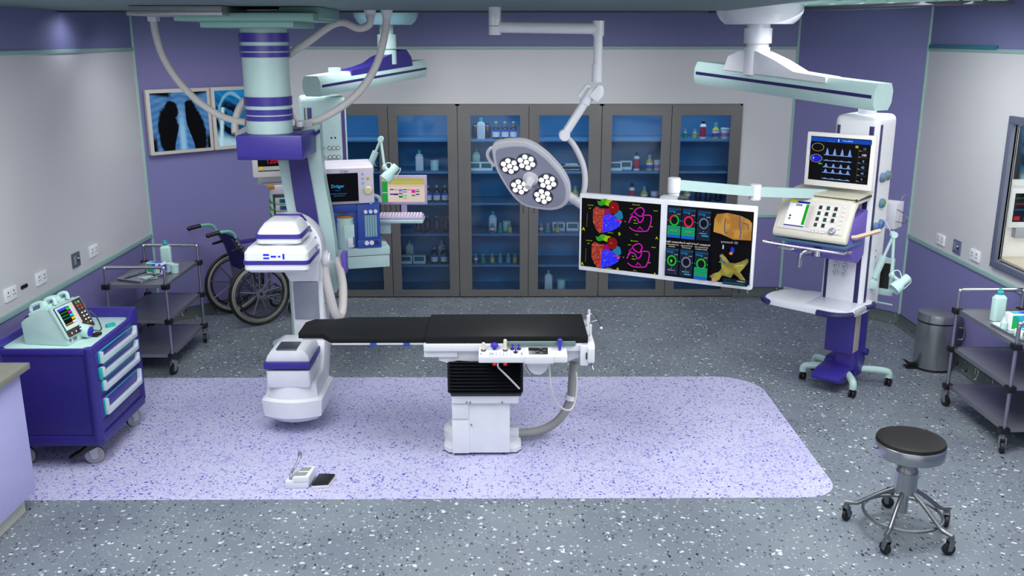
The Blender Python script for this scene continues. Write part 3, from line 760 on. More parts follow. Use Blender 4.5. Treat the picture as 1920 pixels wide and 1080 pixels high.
for x, z in ((-.248, .385), (-.225, .385), (-.02, .385), (-.22, .22)): m_.cyl((x, 5.645 if z < .3 else 5.62, z), (x, 5.66, z), .005, n=8)
m_.build('screw', grey, t)
fo = [(-.405, 5.74), (-.37, 5.69), (.07, 5.69), (.105, 5.74), (.105, 6.02), (.03, 6.1), (-.32, 6.1), (-.405, 6.02)]
fi = [(-.385, 5.77), (-.35, 5.73), (.05, 5.73), (.08, 5.77), (.08, 5.99), (.02, 6.05), (-.30, 6.05), (-.385, 5.99)]
m_ = W(); m_.loft([[(x, y, .008) for x, y in fo], [(x, y, .035) for x, y in fo], [(x, y, .06) for x, y in fi]])
m_.lathe([(.13, .03), (.13, .09), (.10, .12), (.05, .125)], (-.29, 5.93, 0), 24)
m_.build('foot', white, t)
W().loft([[(x * 1.004, 5.9 + (y - 5.9) * 1.01, 0) for x, y in fo], [(x * 1.004, 5.9 + (y - 5.9) * 1.01, .008) for x, y in fo]]).build('floor_gasket', blackm, t)
m_ = W(); hp = [at(1076, 680, 5.9), at(1073, 715, 5.9), at(1070, 745, 5.9), at(1055, 778, 5.9), at(1030, 800, 5.9), at(1000, 810, 5.88), at(963, 812, 5.86)]
m_.tube(hp, .029, 14, 5); m_.build('hose', hoseg, t)
m_ = W(); m_.cyl(at(1068, 749, 5.9), at(1070, 741, 5.9), .036).box(.385, .47, 5.87, 5.93, .635, .665, 0, grey); m_.cyl((.02, 5.86, hp[-1].z), (.09, 5.86, hp[-1].z), .042)
m_.build('hose_clamp', white, t)

# ---- foot pedal ----
t = thing('foot_pedal', 'white foot switch with grey buttons, chrome bar and black tread pedal on lilac mat', 'foot pedal', (-1.18, 5.28, .0015), radians(4))
MB().prism([(-.16, -.075), (-.02, -.075), (.005, .075), (-.06, .085), (-.11, .06), (-.15, 0)], 'z', 0, .05, .008).prism([(-.115, -.075), (-.015, -.075), (.01, .08), (-.06, .085)], 'z', .03, .075, .008).build('housing', white, t)
for y in (-.035, .03): MB().prism([(-.095 + y * .4, y - .022), (-.03 + y * .2, y - .022), (-.02 + y * .2, y + .022), (-.085 + y * .4, y + .022)], 'z', .07, .079, .002).build('button', hoseg, t)
m_ = MB(); m_.prism([(.0, -.085), (.10, -.08), (.13, .04), (.03, .055)], 'z', .0, .018, .003, white_warm)
m_.prism([(.0, -.085), (.10, -.08), (.13, .04), (.03, .055)], 'z', .018, .034, .004); m_.build('tread', blackm, t)
MB().tube([(-.125, -.06, .03), (-.13, -.03, .07), (-.115, .02, .09), (-.095, .06, .12), (-.085, .10, .15)], .008, 8).ball((-.088, .095, .145), .013, sc=(1, 1, 2.2)).build('guard_bar', steel_d, t)

# ================= CEILING-HUNG C-ARM X-RAY MACHINE =================
t = thing('x_ray_machine', 'white and violet ceiling-hung C-arm x-ray machine at the left end of the operating table', 'x-ray machine', (-1.5, 6.45, 0))
m_ = W()
m_.box(-2.08, -1.20, 6.15, 7.05, 2.745, 2.795, .01); m_.box(-1.95, -1.35, 6.25, 6.95, 2.705, 2.75, .01); m_.box(-1.45, -1.18, 6.3, 7.0, 2.76, 2.835, .01)
m_.build('ceiling_carriage', mintg, t)
m_ = W(); m_.box(-2.30, -1.73, 6.0, 6.6, 2.775, 2.833, .008).box(-2.31, -1.725, 5.99, 6.0, 2.775, 2.80, .003); m_.build('carriage_cover', pm('carriage_silver', '#9A9CA0', .35, .5), t)
cx, cy = -1.65, 6.68
m_ = W(); m_.cyl((cx, cy, 1.985), (cx, cy, 2.71), .158, n=40); m_.build('column', mint, t)
def bands(z0, r, m):
    for a, b in ((.115, .175), (.055, .09), (.015, .045)): m.cyl((cx, cy, z0 + a), (cx, cy, z0 + b), r, n=40)
m_ = W(); bands(2.50, .170, m_); m_.build('band', purple, t, label='upper violet bands round the mint column'); m_ = W(); bands(2.075, .165, m_); m_.build('band', purple, t, label='lower violet bands round the mint column')
W().box(-1.835, -1.385, 6.46, 6.95, 1.83, 2.00, .012).box(-1.83, -1.39, 6.455, 6.95, 1.845, 1.852, .001, purple_d).build('gantry_box', purple, t)
# sickle arm: curved beam, broad face towards the camera
def sick(u, v, Y): return at(u, v, Y)
L0 = [(512, 255, 6.99), (521, 300, 6.92), (530, 350, 6.92), (540, 402, 6.9), (555, 450, 6.88), (578, 500, 6.86), (600, 535, 6.85), (616, 553, 6.84)]
R0 = [(599, 233, 6.99), (603, 300, 6.92), (610, 350, 6.92), (620, 402, 6.9), (627, 450, 6.88), (630, 490, 6.86), (631, 525, 6.85), (631, 548, 6.84)]
L1 = [(533, 262, 6.9), (541, 300, 6.9), (548, 350, 6.9), (557, 402, 6.88), (572, 450, 6.86), (590, 492, 6.85), (607, 520, 6.84)]
R1 = [(573, 258, 6.9), (577, 300, 6.9), (586, 350, 6.9), (595, 402, 6.88), (602, 450, 6.86), (610, 492, 6.85), (614, 523, 6.84)]
def beam(mb, L, R, y0, th, m=None):
    a = cr([sick(*p) for p in L], 3); b = cr([sick(*p) for p in R], 3); rings = []
    for p, q in zip(a, b):
        rings.append([p, q, q + Vector((-.01, th, 0)), p + Vector((.01, th, 0))])
    mb.loft(rings, m)
m_ = W(); beam(m_, L0, R0, 0, .16); 
m_.loft([[at(520, 262, 6.6), at(600, 232, 6.98), at(600, 252, 6.98), at(520, 284, 6.6)], [at(500, 256, 6.9), at(578, 230, 7.2), at(578, 252, 7.2), at(500, 278, 6.9)]])
m_.build('sickle_arm', mint, t)
m_ = W(); beam(m_, L1, R1, 0, .03); m_.loft([[at(566, 264, 6.80), at(600, 242, 6.96), at(600, 249, 6.96), at(566, 270, 6.80)], [at(566, 264, 6.84), at(600, 242, 7.0), at(600, 249, 7.0), at(566, 270, 6.84)]])
m_.build('arm_inlay', purple_d, t, label='dark violet inlay of the curved arm')
m_ = W(); m_.box(-1.225, -1.19, 6.84, 6.95, .93, 1.09, .006); m_.build('arm_end_cap', violet, t)
# C: upper disc, column, lower sweep
m_ = W()
dc = Vector((-1.50, 6.40, 1.235))
m_.prism([(dc.x + .236 * cos(radians(a)), dc.z + .236 * sin(radians(a))) for a in range(-30, 116, 6)] + [(dc.x - .10, dc.z - .05), (dc.x, 1.0), (dc.x + .20, 1.0)], 'y', dc.y - .05, dc.y + .10, .01)
m_.box(-1.50, -1.29, 6.44, 6.66, .985, 1.20, .01)
m_.prism([(6.45, 1.0), (6.67, 1.0), (6.67, .50), (6.56, .30), (6.42, .12), (6.20, .12), (6.20, .28), (6.33, .36), (6.45, .56)], 'x', -1.515, -1.295, .012)
m_.build('c_arm', white, t)
W().box(-1.50, -1.325, 6.436, 6.46, .70, .975, .004).build('slide_rail', pm('rail_grey', '#8E93A0', .35, .4), t, label='grey sliding panel')
m_ = W()
for k in range(9):
    a = radians(-8 + k * 15); p = dc + Vector((.212 * cos(a), -.056, .212 * sin(a))); m_.cyl(p, p + Vector((0, .01, 0)), .006, n=8)
for x, z in ((-1.40, .95 + .06),): m_.cyl((x, 6.43, z), (x, 6.45, z), .011, n=12)
for z in (.8, .55): m_.cyl((-1.30, 6.5, z), (-1.288, 6.5, z), .006, n=8)
m_.build('screw', grey, t)
W().cyl((-1.30, 6.50, 1.13), (-1.235, 6.50, 1.13), .058, n=24, bev=.015).build('side_knob', white, t)
# detector
m_ = W()
R_ = lambda x0, x1, y0, y1, z, r=.035: [(x, y, z - .014) for x, y in rrect(x0, x1, y0, y1, r)]
m_.loft([R_(-1.69, -1.305, 6.01, 6.44, 1.165), R_(-1.712, -1.287, 5.99, 6.46, 1.185), R_(-1.712, -1.287, 5.99, 6.46, 1.222)])
m_.loft([R_(-1.712, -1.287, 5.99, 6.46, 1.248), R_(-1.710, -1.289, 5.993, 6.457, 1.295), R_(-1.69, -1.31, 6.015, 6.435, 1.325), R_(-1.66, -1.335, 6.05, 6.40, 1.335)])
m_.cyl((-1.48, 6.18, 1.305), (-1.48, 6.18, 1.332), .12, n=32)
m_.loft([R_(-1.625, -1.35, 6.05, 6.36, 1.345), R_(-1.635, -1.34, 6.04, 6.37, 1.355), R_(-1.635, -1.34, 6.04, 6.37, 1.385)])
m_.loft([R_(-1.63, -1.345, 6.045, 6.365, 1.412), R_(-1.618, -1.357, 6.065, 6.36, 1.437), R_(-1.595, -1.38, 6.11, 6.35, 1.472), R_(-1.575, -1.40, 6.14, 6.34, 1.484)])
m_.build('detector', white, t)
m_ = W(); m_.loft([R_(-1.718, -1.281, 5.984, 6.466, 1.222), R_(-1.718, -1.281, 5.984, 6.466, 1.248)])
m_.loft([R_(-1.642, -1.333, 6.033, 6.377, 1.385), R_(-1.640, -1.335, 6.035, 6.375, 1.412)])
m_.loft([[Vector(p) for p in ((-1.335, 6.36, 1.371), (-1.333, 6.39, 1.386), (-1.395, 6.37, 1.475), (-1.398, 6.34, 1.475))], [Vector(p) for p in ((-1.375, 6.36, 1.371), (-1.375, 6.39, 1.386), (-1.42, 6.37, 1.478), (-1.42, 6.34, 1.478))]])
m_.box(-1.57, -1.39, 6.33, 6.36, 1.464, 1.478, .003)
m_.build('detector_band', purple, t, label='violet bands round the detector')
m_ = W()
for x, z, a, b in ((-1.56, 1.287, .02, .007), (-1.56, 1.264, .02, .007), (-1.513, 1.275, .018, .007), (-1.475, 1.275, .008, .007), (-1.447, 1.275, .007, .02)):
    y = 5.992
    m_.box(x - a, x + a, y - .002, y + .02, z - b - .014, z + b - .014, .003)
m_.build('detector_button', pm('vivid_blue', '#1B2FD0', .4), t, label='vivid blue front detector symbols'); m_ = W()
for y, z in ((6.28, 1.265), (6.26, 1.275), (6.30, 1.275), (6.28, 1.25 + .006)): m_.cyl((-1.292, y, z - .012), (-1.286, y, z - .012), .007, n=10)
m_.build('detector_button', pm('vivid_blue', '#1B2FD0', .4), t, label='vivid blue side detector buttons')
# tube housing
m_ = W()
m_.loft([R_(-1.61, -1.325, 5.99, 6.33, .365, .02), R_(-1.615, -1.32, 5.985, 6.335, .375, .02), R_(-1.615, -1.32, 5.985, 6.335, .485, .02)])
prof = [(-1.618, .53), (-1.605, .57), (-1.58, .605), (-1.545, .62), (-1.39, .62), (-1.35, .605), (-1.325, .57), (-1.318, .53)]
m_.prism(prof, 'y', 6.0, 6.33, .01)
m_.build('tube_housing', white, t)
W().box(-1.625, -1.312, 5.975, 6.345, .488, .532, .006).build('tube_band', purple, t, label='violet tube band')
W().box(-1.54, -1.40, 5.998, 6.16, .612, .624, .003).build('window_plate', steel, t, label='steel window plate')
m_ = W()
cv = lambda d, z, w_: [(-1.46 + w_ * q, 5.97 + d + .06 * (q * q) * 1.0, z) for q in [i / 6 - 1 for i in range(13)]]
def base_ring(w_, d, z, back):
    f_ = cv(d, z, w_); return f_ + [(-1.46 + w_, back, z), (-1.46 - w_, back, z)]
m_.loft([base_ring(.15, .05, .085, 6.42), base_ring(.195, .0, .13, 6.45), base_ring(.205, -.01, .25, 6.46), base_ring(.175, .01, .265, 6.46), base_ring(.165, .02, .36, 6.44), base_ring(.15, .04, .37, 6.43)])
m_.build('tube_base', white, t)
# hoses
ht = [at(287, 28, 7.0), at(291, 60, 7.0), at(305, 105, 7.0), at(333, 150, 7.0), at(372, 190, 6.98), at(418, 219, 6.95), at(462, 230, 6.9)]
W().tube(ht, .026, 12, 5).build('hose', hosew, t)
h2 = [at(694, 30, 7.0), at(692, 46, 7.0), at(672, 53, 7.0), at(645, 42, 7.0), at(620, 48, 7.0), at(580, 77, 7.0), at(535, 108, 7.0), at(495, 150, 7.02), at(462, 185, 6.98), at(448, 205, 6.95), at(441, 230, 6.93), at(441, 250, 6.9)]
W().tube(h2, .027, 12, 5).build('hose', hosew, t)
h3 = [at(725, 30, 7.05), at(722, 60, 7.05), at(710, 110, 7.05), at(690, 150, 7.05), at(660, 185, 7.05), at(620, 213, 7.05), at(583, 230, 7.05), at(555, 236, 7.0)]
W().tube(h3, .028, 12, 5).build('hose', hosew, t)
h4 = [Vector((-1.25, 6.50, 1.12)), at(609, 505, 6.5), at(618, 550, 6.5), at(630, 590, 6.55), at(641, 585, 6.65), at(643, 540, 6.75), at(637, 505, 6.85), at(631, 485, 6.9)]
W().tube(h4, .032, 12, 5).build('hose', hosew, t)
m_ = W()
p = at(287, 28, 7.0); m_.box(p.x - .045, p.x + .045, 6.93, 7.07, p.z - .0, 2.834, .006); m_.box(p.x - .03, p.x + .03, 6.96, 7.05, p.z - .045, p.z + .005, .004); m_.build('hose_socket', white, t)
for u in (694, 725): p = at(u, 30, 7.02); W().cyl((p.x, 7.02, p.z - .02), (p.x, 7.02, 2.834), .03, .045).build('hose_socket', white, t)
W().loft([[at(441, 248, 6.86), at(441, 258, 6.86), at(441, 258, 6.96), at(441, 248, 6.96)], [at(475, 228, 6.86), at(475, 240, 6.86), at(475, 240, 6.96), at(475, 228, 6.96)]]).build('hose_bracket', greyl, t); W().loft([[at(548, 236, 6.94), at(548, 246, 6.94), at(548, 246, 7.06), at(548, 236, 7.06)], [at(586, 228, 6.94), at(586, 238, 6.94), at(586, 238, 7.06), at(586, 228, 7.06)]]).build('hose_bracket', greyl, t)
W().tube([at(548, 212, 6.95), at(553, 222, 6.95), at(558, 228, 6.95)], .012, 8).box(-1.50, -1.46, 6.85, 6.95, 2.02, 2.06, .004).build('cable_clip', white, t)

# ================= SURGICAL LAMP =================
YL = 6.35
t = thing('surgical_lamp', 'big tilted white surgical lamp with five lit LED clusters on a jointed ceiling arm', 'lamp', (-.06, YL, 2.835 + .0))
p = at(928, 45, YL); q = at(1122, 52, YL); jx = q.x
m_ = W()
m_.cyl((p.x, YL, 2.66), (p.x, YL, 2.835), .040, n=24); m_.cyl((p.x, YL, 2.715), (p.x, YL, 2.719), .041, n=24, m=grey)
m_.cyl((p.x, YL, 2.71), (q.x, YL, 2.70), .036, n=24)
m_.cyl((jx, YL, 2.655), (jx, YL, 2.75), .038, n=24)
m_.cyl((jx, YL, 2.46), (jx, YL, 2.66), .030, n=24); m_.cyl((jx - .003, YL, 2.36), (jx - .003, YL, 2.475), .034, n=24)
m_.build('ceiling_arm', white, t)
e1 = at(1112, 168, YL); e2 = at(1058, 253, YL)
m_ = W()
for dx in (-.045, .03):
    pr = [(e1.x + dx - .03 + a, e1.z + b) for a, b in ((-.03, -.04), (.03, .035), (.055, .03), (.07, .0), (.065, -.04), (.03, -.075), (.02, -.078))]
    m_.prism(pr, 'y', YL - .045 if dx > 0 else YL + .0, YL - .02 if dx > 0 else YL + .03, .006)
m_.cyl(e1 + Vector((.0, 0, -.0)), e1 + (e2 - e1) * .32, .036, n=24, bev=.006); m_.cyl(e1, e2, .029, n=24)
m_.cyl(e2 + Vector((0, -.05, .0)), e2 + Vector((0, .04, .0)), .037, n=24, bev=.006)
m_.build('spring_arm', white, t)
m_ = W(); m_.tube([e2 + Vector((.01, .0, -.01)), at(1076, 272, YL), at(1092, 305, YL), at(1097, 335, YL), at(1094, 362, YL), at(1086, 378, YL)], .02, 12, 6)
hub = at(1076, 374, YL)
m_.cyl(hub, at(1055, 360, YL - .02), .032, n=20); m_.cyl(at(1097, 388, YL), hub, .032, .030, n=20)
m_.build('curved_yoke', lampw, t)
# head: face normal points left, down and to the camera
hc = at(993, 328, YL - .05)
e_x = (at(1065, 370, YL) - at(919, 282, YL)).normalized()
nrm = Vector((-.20, -.86, -.46)).normalized(); e_x = (e_x - nrm * e_x.dot(nrm)).normalized(); e_y = nrm.cross(e_x).normalized()
if e_y.z < 0: e_y = -e_y
HM = Matrix((( e_x.x, e_y.x, nrm.x, hc.x), (e_x.y, e_y.y, nrm.y, hc.y), (e_x.z, e_y.z, nrm.z, hc.z), (0, 0, 0, 1)))
RMw = RM[t.name]
def on_head(u, v):
    r = Vector(ray(u, v)); o = Vector((0, 0, CAMH)); k = (hc - o).dot(nrm) / r.dot(nrm); p_ = o + r * k - hc
    return p_.dot(e_x), p_.dot(e_y)
OUT = [on_head(870 + x / 5.4, 220 + y / 5.4) for x, y in ((290, 285), (380, 245), (500, 232), (620, 240), (725, 285), (830, 360), (930, 460), (1010, 560), (1062, 660), (1078, 760), (1062, 845), (1000, 905), (900, 930), (780, 922), (640, 895), (560, 850), (490, 780), (420, 680), (350, 560), (310, 470), (292, 380))]
OUT = [tuple(p[:2]) for p in cr([(x, y, 0) for x, y in OUT], 3, True)]
ocx = sum(p[0] for p in OUT) / len(OUT); ocy = sum(p[1] for p in OUT) / len(OUT)
def headpoly(sx, sy, z): return [(ocx + (x - ocx) * sx, ocy + (y - ocy) * sy, z) for x, y in OUT]
HX, HY = 1.0, 1.0

m_ = MB(HM, world=True)
m_.loft([headpoly(HX * .5, HY * .5, -.065), headpoly(HX * .9, HY * .9, -.05), headpoly(HX, HY, -.03), headpoly(HX, HY, -.012), headpoly(HX * .97, HY * .97, -.010), headpoly(HX * .97, HY * .97, .0), headpoly(HX, HY, .003), headpoly(HX * .98, HY * .98, .016), headpoly(HX * .90, HY * .90, .020)])
m_.build('lamp_head', lampw, t)
m_ = MB(HM, world=True); m_.loft([headpoly(HX * .93, HY * .93, .012), headpoly(HX * .88, HY * .88, .024)]); m_.build('lamp_face', lampf, t, label='grey lamp face')
m_ = MB(HM, world=True); hq = [on_head(870 + x / 5.4, 220 + y / 5.4) for x, y in ((330, 300), (270, 315), (240, 370), (260, 430), (310, 490))]; m_.tube([(x, y, .0) for x, y in hq], .013, 10); m_.build('handle', lampw, t)
m_ = MB(HM, world=True); m_.lathe([(.055, .02), (.052, .035), (.03, .045), (.024, .08), (.022, .12), (.018, .125)], (*on_head(996, 331), 0), 24); m_.build('centre_grip', lampw, t)
ledm = em('#FFFFFF', 2.6)
for k, (pu, pv) in enumerate(((957, 307), (988.5, 300), (1028, 337), (1019, 364), (976, 346))):
    cxx, cyy = on_head(pu, pv)
    m_ = MB(HM, world=True); m_.cyl((cxx, cyy, .02), (cxx, cyy, .0265), .070, n=24)
    d_ = m_.build('led_cluster', pm('reflector_silver', '#70727E', .3, .8), t)
    m_ = MB(HM, world=True)
    for j in range(7):
        x, y = (0, 0) if j == 0 else (.043 * cos(radians(60 * j + 12)), .043 * sin(radians(60 * j + 12)))
        m_.cyl((cxx + x, cyy + y, .026), (cxx + x, cyy + y, .031), .0166, n=14)
    m_.build('led', ledm, d_, label='glowing white LEDs')

# ================= PENDANTS =================
def ceiling_arm(t, ax, ay, Lp, Rp, body, cap, tube_m, rdome, zdome, top=2.92, hood=purple_d, stub=None, prefix=''):
    """dome on the ceiling at (ax, ay), a stepped tube, then a long octagonal arm from Lp to Rp"""
    m_ = W(); m_.lathe([(rdome * .88, zdome), (rdome, zdome + .06), (rdome * 1.02, zdome + .1), (rdome * 1.02, top - .002)], (ax, ay, 0), 48); m_.build('ceiling_dome', tube_m, t)
    return
def arm(t, P0, P1, hgt, dep, m, inset=.0, name='arm'):
    P0, P1 = Vector(P0), Vector(P1); d = (P1 - P0).normalized(); s = d.cross(Vector((0, 0, 1))).normalized(); u = s.cross(d).normalized()
    pr = [(-.5, -.22), (-.36, -.5), (.36, -.5), (.5, -.22), (.5, .22), (.36, .5), (-.36, .5), (-.5, .22)]
    W().loft([[p + s * (a * dep) + u * (b * hgt) for a, b in pr] for p in (P0, P1)]).build(name, m, t)
    L = (P1 - P0).length
    for sd in (-1, 1):
        W().loft([[p + s * (sd * dep * x) + u * (b * hgt) for x, b in ((.497, -.06), (.508, -.06), (.508, .07), (.497, .07))] for p in (P0 + d * .02, P1 - d * .02)]).build('arm_stripe', stripe, t, label='dark stripe along the arm')
    return d, s, u

# ---------- right pendant ----------
RZ = radians(-42); O = Vector((2.66, 6.97, 0))
t = thing('medical_pendant', 'tall white medical pendant column on a wheeled mint base, on the right', 'medical pendant', O, RZ)
PR = t
A0 = at(1318, 136, 8.15); A1 = at(1656, 182, 6.62)
d, s, u = arm(t, A0, A1, .185, .20, mint)
dx, dy = 1.99, 7.62
W().lathe([(.26, 2.745), (.30, 2.78), (.33, 2.83), (.335, 2.918)], (dx, dy, 0), 48).build('ceiling_dome', white, t)
m_ = W(); m_.cyl((dx, dy, 2.70), (dx, dy, 2.75), .09, n=28); m_.cyl((dx, dy, 2.60), (dx, dy, 2.715), .108, n=28); m_.cyl((dx, dy, 2.50), (dx, dy, 2.62), .088, n=28); m_.cyl((dx, dy, 2.36), (dx, dy, 2.57), .10, n=28)
m_.build('ceiling_tube', white, t)
mid = A0 + d * ((Vector((dx, dy, 0)) - A0).dot(d) / (1 - d.z * d.z))
hd = []
for k, (q, h) in enumerate(((-.30, .0), (-.24, .09), (-.12, .14), (.06, .15), (.25, .10), (.45, .03), (.75, .02), (.76, .0))): hd.append((q, h))
def hood(t, c, d, s, u, prof, w, base, m):
    r = [[c + d * q + u * (base + h) + s * (sg * w) for q, h in prof] for sg in (-1, 1)]
    W().loft([r[0], r[1]]).build('arm_hood', m, t)
hood(t, Vector((dx, dy, mid.z)), d, s, u, [(-.28, -.02)] + hd[1:] + [(.76, -.02)], .085, .085, white)
# column
m_ = MB(); m_.box(-.165, .165, -.185, .185, .62, 2.105, .06, seg=5); m_.cyl((0, 0, 2.09), (0, 0, 2.24), .065, n=24); m_.build('column', white, t)
for x, w_ in ((-.125, .011), (.118, .017)): MB().box(x - w_, x + w_, -.1885, -.184, .66, 2.03, .001).build('column_stripe', stripe, t)
MB().box(.163, .1685, -.145, -.110, .66, 2.04, .001).build('column_stripe', stripe, t)
MB().box(-.06, .10, -.10, .175, .62, .64 + .0).build('bottom_plate', stripe, t)
for y, z, m in ((-.04, 1.655, grey), (.06, 1.66, grey), (.0, 1.46, greenp), (-.07, 1.29, blue2), (.02, 1.30, blue2)):
    MB().lathe([(.036, 0), (.036, .018), (.03, .026), (.016, .026)], (.165, y, z), 20, d=(1, 0, 0)).build('gas_outlet', pm('slate_blue', '#5A7890', .4), t)
    MB().lathe([(.024, 0), (.022, .008), (.008, .009)], (.189, y, z), 16, d=(1, 0, 0), m=m).build('gas_outlet_core', m, t)
for z in (1.10, 1.05): MB().cyl((.165, -.0, z), (.168, -.0, z), .007, n=10).build('screw', grey, t)
for x in (-.055, .012):
    for z in (.985, .93): MB().cyl((x, -.186, z), (x, -.198, z), .026, n=20).box(x - .010, x - .006, -.2, -.197, z, z + .012, 0, blackm).box(x + .006, x + .01, -.2, -.197, z, z + .012, 0, blackm).box(x - .003, x + .003, -.2, -.197, z - .012, z - .006, 0, blackm).build('power_outlet', pm('outlet_grey', '#D0D2D6', .4), t)
# shelf
m_ = MB(); sh = [(-.50, -.36), (-.47, -.46), (-.40, -.50), (.06, -.52), (.14, -.50), (.20, -.42), (.22, -.20), (.18, -.02), (.0, .0), (-.25, -.05), (-.42, -.12), (-.49, -.22)]
m_.prism([tuple(p[:2]) for p in cr([(a, b, 0) for a, b in sh], 4, True)], 'z', .675, .72, .008); m_.build('shelf', white, t)
MB().tube([(-.48, -.22, .70), (-.515, -.32, .70), (-.50, -.44, .70), (-.42, -.52, .70)], .022, 10).build('shelf_bumper', stripe, t)
MB().tube([(-.02, -.545, .70), (.09, -.545, .70), (.17, -.50, .70), (.205, -.44, .70)], .022, 10).build('shelf_bumper', stripe, t)
MB().tube([(.215, -.22, .71), (.235, -.14, .71), (.215, -.07, .71)], .018, 10).build('shelf_bumper', stripe, t)
MB().box(.20, .225, -.40, -.24, .695, .725, .004).box(-.50, -.32, -.10, -.08, .70, .72, .003).build('shelf_rail', greyl, t)
MB().box(-.16, .17, -.44, -.10, .7205, .724, .001).build('writing_plate', pm('shelf_plate_grey', '#C4C6D0', .25), t)
# lower violet housing and wheeled base
m_ = MB(); m_.box(-.10, .12, -.16, -.01, .30, .66, .008).box(-.06, .13, -.05, .09, .10, .68, .01).box(-.035, .12, -.10, .08, .15, .31, .02); m_.build('base_column', purple, t)
MB().box(.121, .124, -.15, -.04, .315, .63, .001).build('side_panel', pm('taupe_panel', '#A8A298', .5), t)
MB().prism([(-.30, .10), (-.31, .13), (-.20, .17), (-.08, .18), (-.04, .22), (.10, .22), (.10, .09), (-.2, .075)], 'x', -.13, .10, .02).build('foot_cover', purple, t)
m_ = MB(); m_.prism([(-.02, .0), (.12, .05), (.13, .10), (.10, .13), (-.02, .12)], 'z', .19, .23, .008); m_.cyl((.12, .06, .28), (.16, .06, .28), .028); m_.build('pedal', purple_d, t)
def caster(t, x, y, r, rz, fork=None, wheelm=None, w_=.022, z0=0, hub=None, top=None, px=0.0):
    M = T(x, y, z0, rz); m_ = MB(M); h = top or (2 * r + .03)
    m_.cyl((px, 0, h - .02), (px, 0, h), r * .45, n=14)
    m_.prism([(-r * .5 + px, h - .02), (r * .5 + px, h - .02), (.35 * r, r * .9), (0, r * .75), (-.35 * r, r * .9)], 'y', -w_ * .75, -w_ * .55, .001)
    m_.prism([(-r * .5 + px, h - .02), (r * .5 + px, h - .02), (.35 * r, r * .9), (0, r * .75), (-.35 * r, r * .9)], 'y', w_ * .55, w_ * .75, .001)
    m_.box(-r * .5 + px, r * .5 + px, -w_ * .75, w_ * .75, h - .025, h - .015, .002)
    c_ = m_.build('caster', fork or steel, t)
    MB(M).lathe([(r * .8, -w_ / 2), (r, -w_ * .35), (r, w_ * .35), (r * .8, w_ / 2)], (0, 0, r), 24, d=(0, 1, 0)).build('wheel', wheelm or black, c_)
    MB(M).cyl((0, -w_ * .62, r), (0, w_ * .62, r), r * .38, n=14).build('wheel_hub', hub or grey, c_)
    return c_
RI = (Matrix.Translation(O) @ Matrix.Rotation(RZ, 4, 'Z')).inverted()
for x, y in ((2.379, 7.06), (2.635, 6.665), (3.005, 6.91), (2.86, 7.24), (2.54, 7.27)):
    p = RI @ Vector((x, y, 0)); q = p.normalized()
    MB().tube([q * .03 + Vector((0, 0, .125)), p * .55 + Vector((0, 0, .13)), p * .92 + Vector((0, 0, .12)), p + Vector((0, 0, .10)), p + Vector((0, 0, .07))], .028, 10, 4).build('leg', mint, t)
    c_ = MB(); 
    for sg in (-1, 1): c_.lathe([(.022, -.01), (.03, -.006), (.03, .006), (.022, .01)], (p.x + sg * .014, p.y, .0305), 18, d=(1, 0, 0))
    c_.cyl((p.x, p.y, .03), (p.x, p.y, .075), .012); c_.build('caster', black, t)

# monitor on the pendant
p = at(1573, 300, 6.70)
t = thing('patient_monitor', 'white monitor with blue waveforms and numbers mounted on the right pendant column', 'monitor', (p.x, p.y, p.z - .2), RZ)
MB().box(-.25, .25, .0, .035, 0, .385, .008).build('housing', white_warm, t)
MB().box(-.05, .05, .034, .155, .12, .26, .006).build('mount', greyl, t)
S = Scr(.44, .315, T(0, -.0005, .20), '#020205')
S.rect(0, .885, 1.01, .985, '#0B4CB8'); S.rect(0, .985, 1, 1, '#020205')
S.text('Trans Mode', .62, .92, .035, '#CFE0F8'); S.rect(.462, .90, .478, .965, '#E8F0FF'); S.text('Patient Mode', .35, .895, .02, '#3C9CE0')
S.ring(.13, .755, .105, .095, .90, '#A8A070'); S.ring(.115, .50, .105, .095, .90, '#A8A070'); S.ell(.08, .50, .05, .075, '#1E24E8'); S.ell(.15, .50, .05, .075, '#1B1EE0'); S.ell(.07, .50, .016, .03, '#8CA0FF')
S.rect(0, .69, .012, .84, '#2338D0'); S.rect(0, .45, .012, .56, '#2338D0'); S.rect(.16, .37, .225, .405, '#5AA05A')
S.line([(.24, 0), (.24, .88)], .002, '#40403C'); S.line([(.815, 0), (.815, .86)], .002, '#6A6040')
def wave(y, hh, wd, m='#7FA4E4'):
    pts = [(.25, y)]; P = []
    for k in range(4):
        x = .30 + k * .125
        S.face([(x - wd, y), (x - wd * .35, y + hh * .8), (x, y + hh), (x + wd * .35, y + hh * .8), (x + wd, y)], m)
    S.rect(.25, y - .012, .72, y + .004, m)
wave(.60, .155, .03); wave(.475, .018, .03); wave(.325, .085, .03); wave(.20, .085, .03); wave(.06, .02, .035)
S.rect(.765, .80, .81, .855, '#B8B040')
for k, (tx, cc) in enumerate((('11', '#8CB8F8'), ('100', '#F4F4F8'), ('8', '#7CA0F0'), ('42', '#8CB8F8'), ('41', '#8CB8F8'), ('9', '#7CA8F0'))):
    y = .765 - k * .135; S.text(tx, .915, y, .055, cc); S.line([(.83, y - .03), (.98, y - .03)], .002, '#706848'); S.rect(.83, y - .022, .87, y - .012, '#B0B0A8')
S.build('screen', t)

